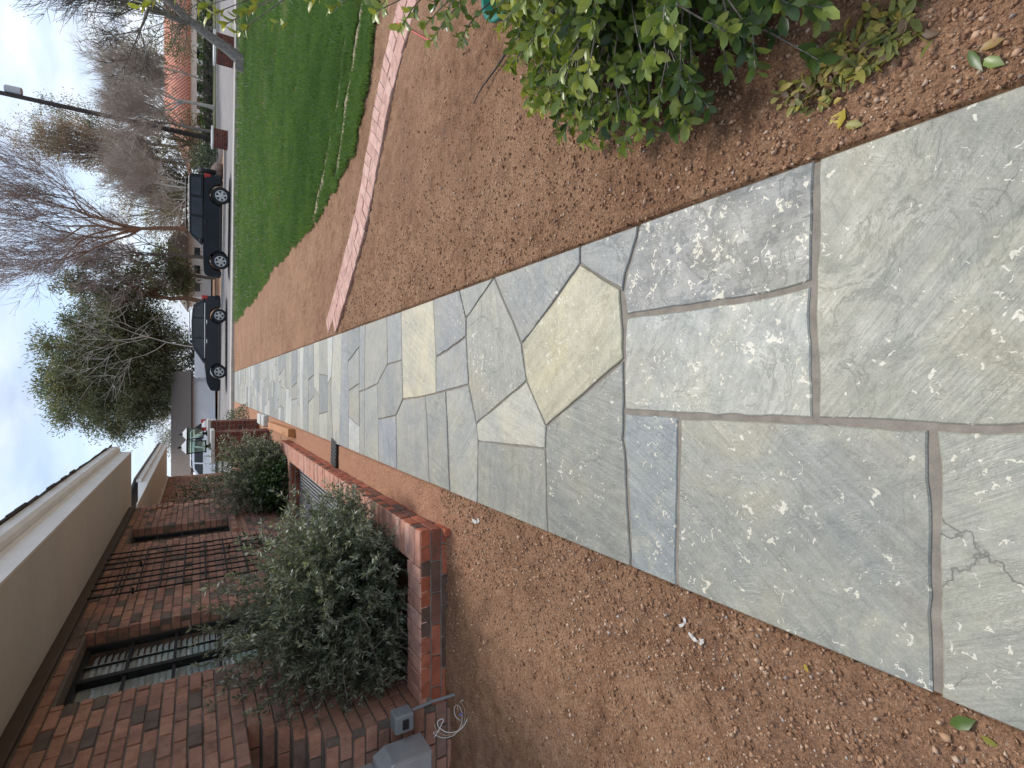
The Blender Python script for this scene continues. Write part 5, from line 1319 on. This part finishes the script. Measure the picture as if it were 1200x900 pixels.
crown_tree('rusty_tree', 'green-topped tree behind the russet tree', at(215, 176, 66), 10.5, (0, 0, 11.3), (2.6, 2., 3.8), 50, 120, .22, 'leaf_pine', 54, 'bark_grey', .2, 1.0, .16)
for i, (px, py, Y, hgt_, rx_, mt, lb) in enumerate([(220, 235, 52, 6.2, 3.4, 'leaf_drab', 'drab olive thicket behind the boxy black vehicle'), (222, 212, 48, 4.6, 2.8, 'leaf_drab', 'yellowish thicket beside the pale barked tree'), (222, 168, 50, 4.4, 2.4, 'leaf_drab', 'olive bush at the foot of the utility pole'), (215, 250, 60, 8.0, 4.0, 'leaf_rust', 'tall brown thicket behind the reddish bare tree'), (215, 140, 70, 9.0, 4.5, 'leaf_rust', 'brown winter tree rising behind the terracotta roof'), (215, 95, 74, 10.0, 5.0, 'leaf_rust', 'brown leafless-looking tree behind the far end of the terracotta roof'), (205, 480, 62, 5.0, 6.0, 'leaf_drab', 'drab brown brush behind the grey garage roof'), (222, 25, 40, 5.5, 3.0, 'leaf_pine', 'dense green tree behind the leaning seed-pod tree'), (222, 418, 47, 3.2, 2.2, 'leaf_pine', 'yellow-green shrub between the crossover and the garage')]):
    crown_tree('thicket', lb, at(px, py, Y), hgt_ * .5, (0, 0, hgt_ * .56), (rx_, rx_ * .7, hgt_ * .5), int(22 * rx_), 55, .24, mt, 60 + i, 'bark_grey', .12, .9, .13, 'thickets across the street')
for i, (px, py, Y, h_) in enumerate([(222, 225, 44, 9.5), (222, 185, 46, 9.5), (222, 90, 48, 11)]):
    bare_tree('street_tree', ['leafless brushy tree over the boxy vehicle roof', 'leafless brushy tree next to the utility pole', 'leafless brushy tree over the terracotta roof middle'][i], at(px, py, Y), h_, .10, 70 + i, 'bark_pale', 'twig_brown', levels=5, trunk_frac=.22, spread=.62, minr=.015)

# hedge, rounded shrub, boulders, verge
hroot = thing('clipped_hedge', 'long dark green hedge in front of the terracotta roofed house', 'hedge', (30, 46, .2))
n = 9000; g_ = np.random.default_rng(3)
P = np.stack([g_.uniform(-18, 20, n), g_.normal(0, .45, n), g_.uniform(0, 1, n)], -1); P[:, 2] = P[:, 2] * (.95 + .2 * vnoise(P[:, 0], P[:, 1], 1.5, 3))
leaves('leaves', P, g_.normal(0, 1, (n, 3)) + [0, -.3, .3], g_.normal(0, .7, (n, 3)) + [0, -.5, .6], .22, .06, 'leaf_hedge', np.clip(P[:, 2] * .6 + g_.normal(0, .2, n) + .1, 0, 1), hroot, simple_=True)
MB().box((-18, -.35, -.1), (20, .35, .75)).build('branches', 'bark_dark', hroot)
vg = struct(link('verge', mesh('verge', [(13.4, 39.9, .30), (48, 39.9, .30), (48, 45.8, .34), (12, 45.8, .34)], [(0, 1, 2, 3)]), 'lawn_soil'))
leafy('round_shrub', 'round clipped grey-green shrub behind the spare wheel of the boxy vehicle', 'shrub', at(247, 190, 40, .2), (1.25, 1.1, 1.5), 2600, .13, 'leaf_olive', 91, rw=.3)
def boulder(label, x, y, r_, seed):
    g_ = np.random.default_rng(seed); bm = bmesh.new(); bmesh.ops.create_icosphere(bm, subdivisions=3, radius=1)
    for q in bm.verts:
        c = q.co; k = 1 + .22 * float(vnoise(c.x * 1.5 + seed, c.y * 1.5 + c.z * 2, .8, seed)) + .1 * float(vnoise(c.x * 4, c.y * 4 + c.z * 5, .8, seed + 1)); q.co = c * k * r_; q.co.z *= .75
    me = bpy.data.meshes.new('boulder'); bm.to_mesh(me); bm.free(); me.polygons.foreach_set('use_smooth', np.ones(len(me.polygons), dtype=bool))
    return tag(link('boulder', me, 'boulder', None, (x, y, .2 + r_ * .55)), label, 'boulder')
boulder('larger brown boulder on the far verge beside the low brick pier', 10.6, 29.4, .42, 2); boulder('smaller brown boulder leaning against the larger one', 9.75, 29.1, .32, 5)
for i, (x, y, w_, h_, lb) in enumerate([(11.35, 27.3, .33, .60, 'low brick mailbox pier with white cap across the street'), (13.0, 22.9, .40, .62, 'brick mailbox pier with white cap behind the leaning tree')]):
    P_ = thing('mailbox_pier', lb, 'pier', (x, y, .12)); MB().box((-w_ + .008, -w_ + .008, 0), (w_ - .008, w_ - .008, h_)).build('mortar_core', 'mortar', P_)
    z = 0; k = 0
    while z + .07 < h_:
        for nd, ud in (((0, -1, 0), (-1, 0, 0)), ((-1, 0, 0), (0, 1, 0))):
            q = -w_ - (.1 if k % 2 else 0)
            while q < w_ - .03:
                a, b_ = max(q, -w_), min(q + .206, w_)
                if b_ - a > .05:
                    c = np.array(ud) * ((a + b_) / 2) + np.array(nd) * w_; pb.place(P_, (c[0], c[1], z + .045), ud, nd, b_ - a - .01)
                q += .206
        z += .096; k += 1
    MB().box((-w_ - .06, -w_ - .06, h_), (w_ + .06, w_ + .06, h_ + .08), .01).build('cap', 'trim_white', P_)
# utility pole
pt_ = ony(0, 113, 44); pb0 = ony(248, 163, 44)
pl = thing('utility_pole', 'tall dark wooden utility pole with a pole-top can among the bare trees', 'pole', (pb0[0], 44, .2))
MB().tube([(0, 0, 0), (.05, 0, 6), (.1, 0, 14)], [.17, .15, .12], 10).build('post', 'pole_wood', pl)
MB().box((-1.1, -.06, 12.6), (1.2, .06, 12.75), .01).build('cross_arm', 'pole_wood', pl)
MB().lathe([(0, 0), (.22, 0), (.24, .05), (.24, .75), (.2, .82), (0, .84)], 14, (.42, 0, 10.6)).build('transformer', 'galv', pl)
MB().box((.1, -.04, 9.6), (.35, .04, 9.72)).build('bracket', 'galv', pl)

# ------------------------------------------------------------------ houses across the street
def winbox(parent, x, z, w_, h_, y, glass='tinted_glass', frame='trim_white'):
    f_ = MB(); f_.box((x - w_ / 2 - .07, y - .05, z - .07), (x + w_ / 2 + .07, y + .02, z - .001)); f_.box((x - w_ / 2 - .07, y - .05, z + h_ + .001), (x + w_ / 2 + .07, y + .02, z + h_ + .07))
    f_.box((x - w_ / 2 - .07, y - .048, z), (x - w_ / 2, y + .02, z + h_)); f_.box((x + w_ / 2, y - .048, z), (x + w_ / 2 + .07, y + .02, z + h_))
    o = f_.build('window', frame, parent); MB().box((x - w_ / 2 + .001, y - .02, z + .001), (x + w_ / 2 - .001, y + .01, z + h_ - .001)).build('pane', glass, o); return o
# terracotta villa
TY = 54.; p0 = ony(225, 158, TY); p1 = ony(225, -40, TY)
vz = ony(226, 80, TY)[2]
vl = thing('terracotta_villa', 'cream stucco house with terracotta tile roof and white arcade behind the hedge', 'house', (p0[0], TY, .2)); Lx = p1[0] - p0[0]
MB().box((.3, .8, 0), (Lx, 9, vz + .1)).build('wall', 'stucco', vl)
rz_ = vz + .1; rh = ony(196, 80, TY + 4)[2]
rf = MB(); rf.add([(-.6, -.3, rz_), (Lx, -.3, rz_), (Lx, 4.2, rh), (3.2, 4.2, rh), (-.6, 9.5, rz_), (Lx, 9.5, rz_), (-.6, -.3, rz_ - .12), (Lx, -.3, rz_ - .12), (Lx, 9.5, rz_ - .12), (-.6, 9.5, rz_ - .12)], [(0, 1, 2, 3), (0, 3, 4), (4, 3, 2, 5), (6, 9, 8, 7), (0, 6, 7, 1), (0, 4, 9, 6)])
ro = rf.build('roof', 'terracotta', vl)
tl = MB(); dn = Vector((0, 4.5, rh - rz_)).normalized(); x = -.5
while x < Lx:
    ytop = 4.15 if x > 3.2 else -.3 + 4.5 * max(.05, (x + .6) / 3.8)
    zt = rz_ + (ytop + .3) / 4.5 * (rh - rz_); tl.tube([(x, -.36, rz_ + .02), (x, ytop, zt + .04)], .10, 6); x += .30
tl.build('roof_tiles', 'terracotta', ro, smooth=True); stuff(ro.children[0])
MB().box((.0, -.2, vz - .5), (Lx, .0, vz + .05)).build('arcade_beam', 'stucco', vl)
x = .4
while x < Lx:
    MB().box((x, -.22, 0), (x + .42, .2, vz - .501), .02).build('column', 'stucco_white', vl); x += 1.5
for x in np.arange(1.2, Lx, 3.0): winbox(vl, x + .6, .7, .9, 1.0, .79)
# white house with brown roof between the cars
WY = 58.; q0, q1 = ony(235, 348, WY), ony(235, 268, WY)
wh = thing('white_house', 'white house with brown roof seen between the two dark vehicles', 'house', (q0[0], WY, .2)); Lx = q1[0] - q0[0]
wz = ony(222, 300, WY)[2]
MB().box((0, 0, 0), (Lx, 8, wz)).build('wall', 'stucco_white', wh)
rh = ony(202, 300, WY + 4)[2]
ro = MB().prism([(-.5, wz - .1), (Lx + .6, wz - .1), (Lx + .6, wz + .06), (Lx - 1.6, rh), (1.8, rh), (-.5, wz + .06)], -.6, 8.6).build('roof', 'roof_brown', wh)
for x in np.arange(.9, Lx - .5, 1.7): winbox(wh, x, .9, .8, wz - 1.5, -.001)
MB().prism([(2.2, wz + .2), (4.0, wz + .2), (4.0, wz + .9), (3.1, wz + 1.5), (2.2, wz + .9)], -.2, 2.5).build('dormer', 'stucco_white', wh)
winbox(wh, 3.1, wz + .35, .7, .6, -.21)
# grey garage with shingle roof on the left
GYY = 44.; r0_, r1_ = ony(245, 552, GYY), ony(245, 443, GYY)
gh = thing('grey_garage', 'low pale grey garage building with brown shingle roof behind the lanterns', 'garage', (r0_[0], GYY, .2)); Lx = r1_[0] - r0_[0]
gz_ = ony(226, 480, GYY)[2] - .2
MB().box((0, 0, 0), (Lx, 7, gz_)).build('wall', 'garage_grey', gh)
rh = ony(204, 480, GYY + 3)[2]
MB().prism([(-.6, gz_), (Lx + .5, gz_), (Lx + .5, gz_ + .10), (-.6, gz_ + .10)], -.5, 7.5).build('eave', 'trim_brown', gh)
MB().add([(-.6, -.55, gz_ + .103), (Lx + .5, -.55, gz_ + .103), (Lx + .5, 3, rh), (-.6, 3, rh), (-.6, 7.5, gz_ + .103), (Lx + .5, 7.5, gz_ + .103)], [(0, 1, 2, 3), (3, 2, 5, 4), (0, 3, 4), (1, 5, 2)]).build('roof', 'roof_brown', gh)
gd = MB().box((Lx * .42, -.05, .02), (Lx * .97, -.002, gz_ - .25)).build('garage_door', 'garage_grey', gh)
for k in range(1, 4): MB().box((Lx * .42, -.058, (gz_ - .25) * k / 4), (Lx * .97, -.0505, (gz_ - .25) * k / 4 + .03)).build('panel_rail', 'garage_grey', gd)
MB().box((Lx + .02, -.6, 0), (Lx + 2.2, -.2, gz_ * .92), .02).build('side_wall', 'garage_grey', gh)
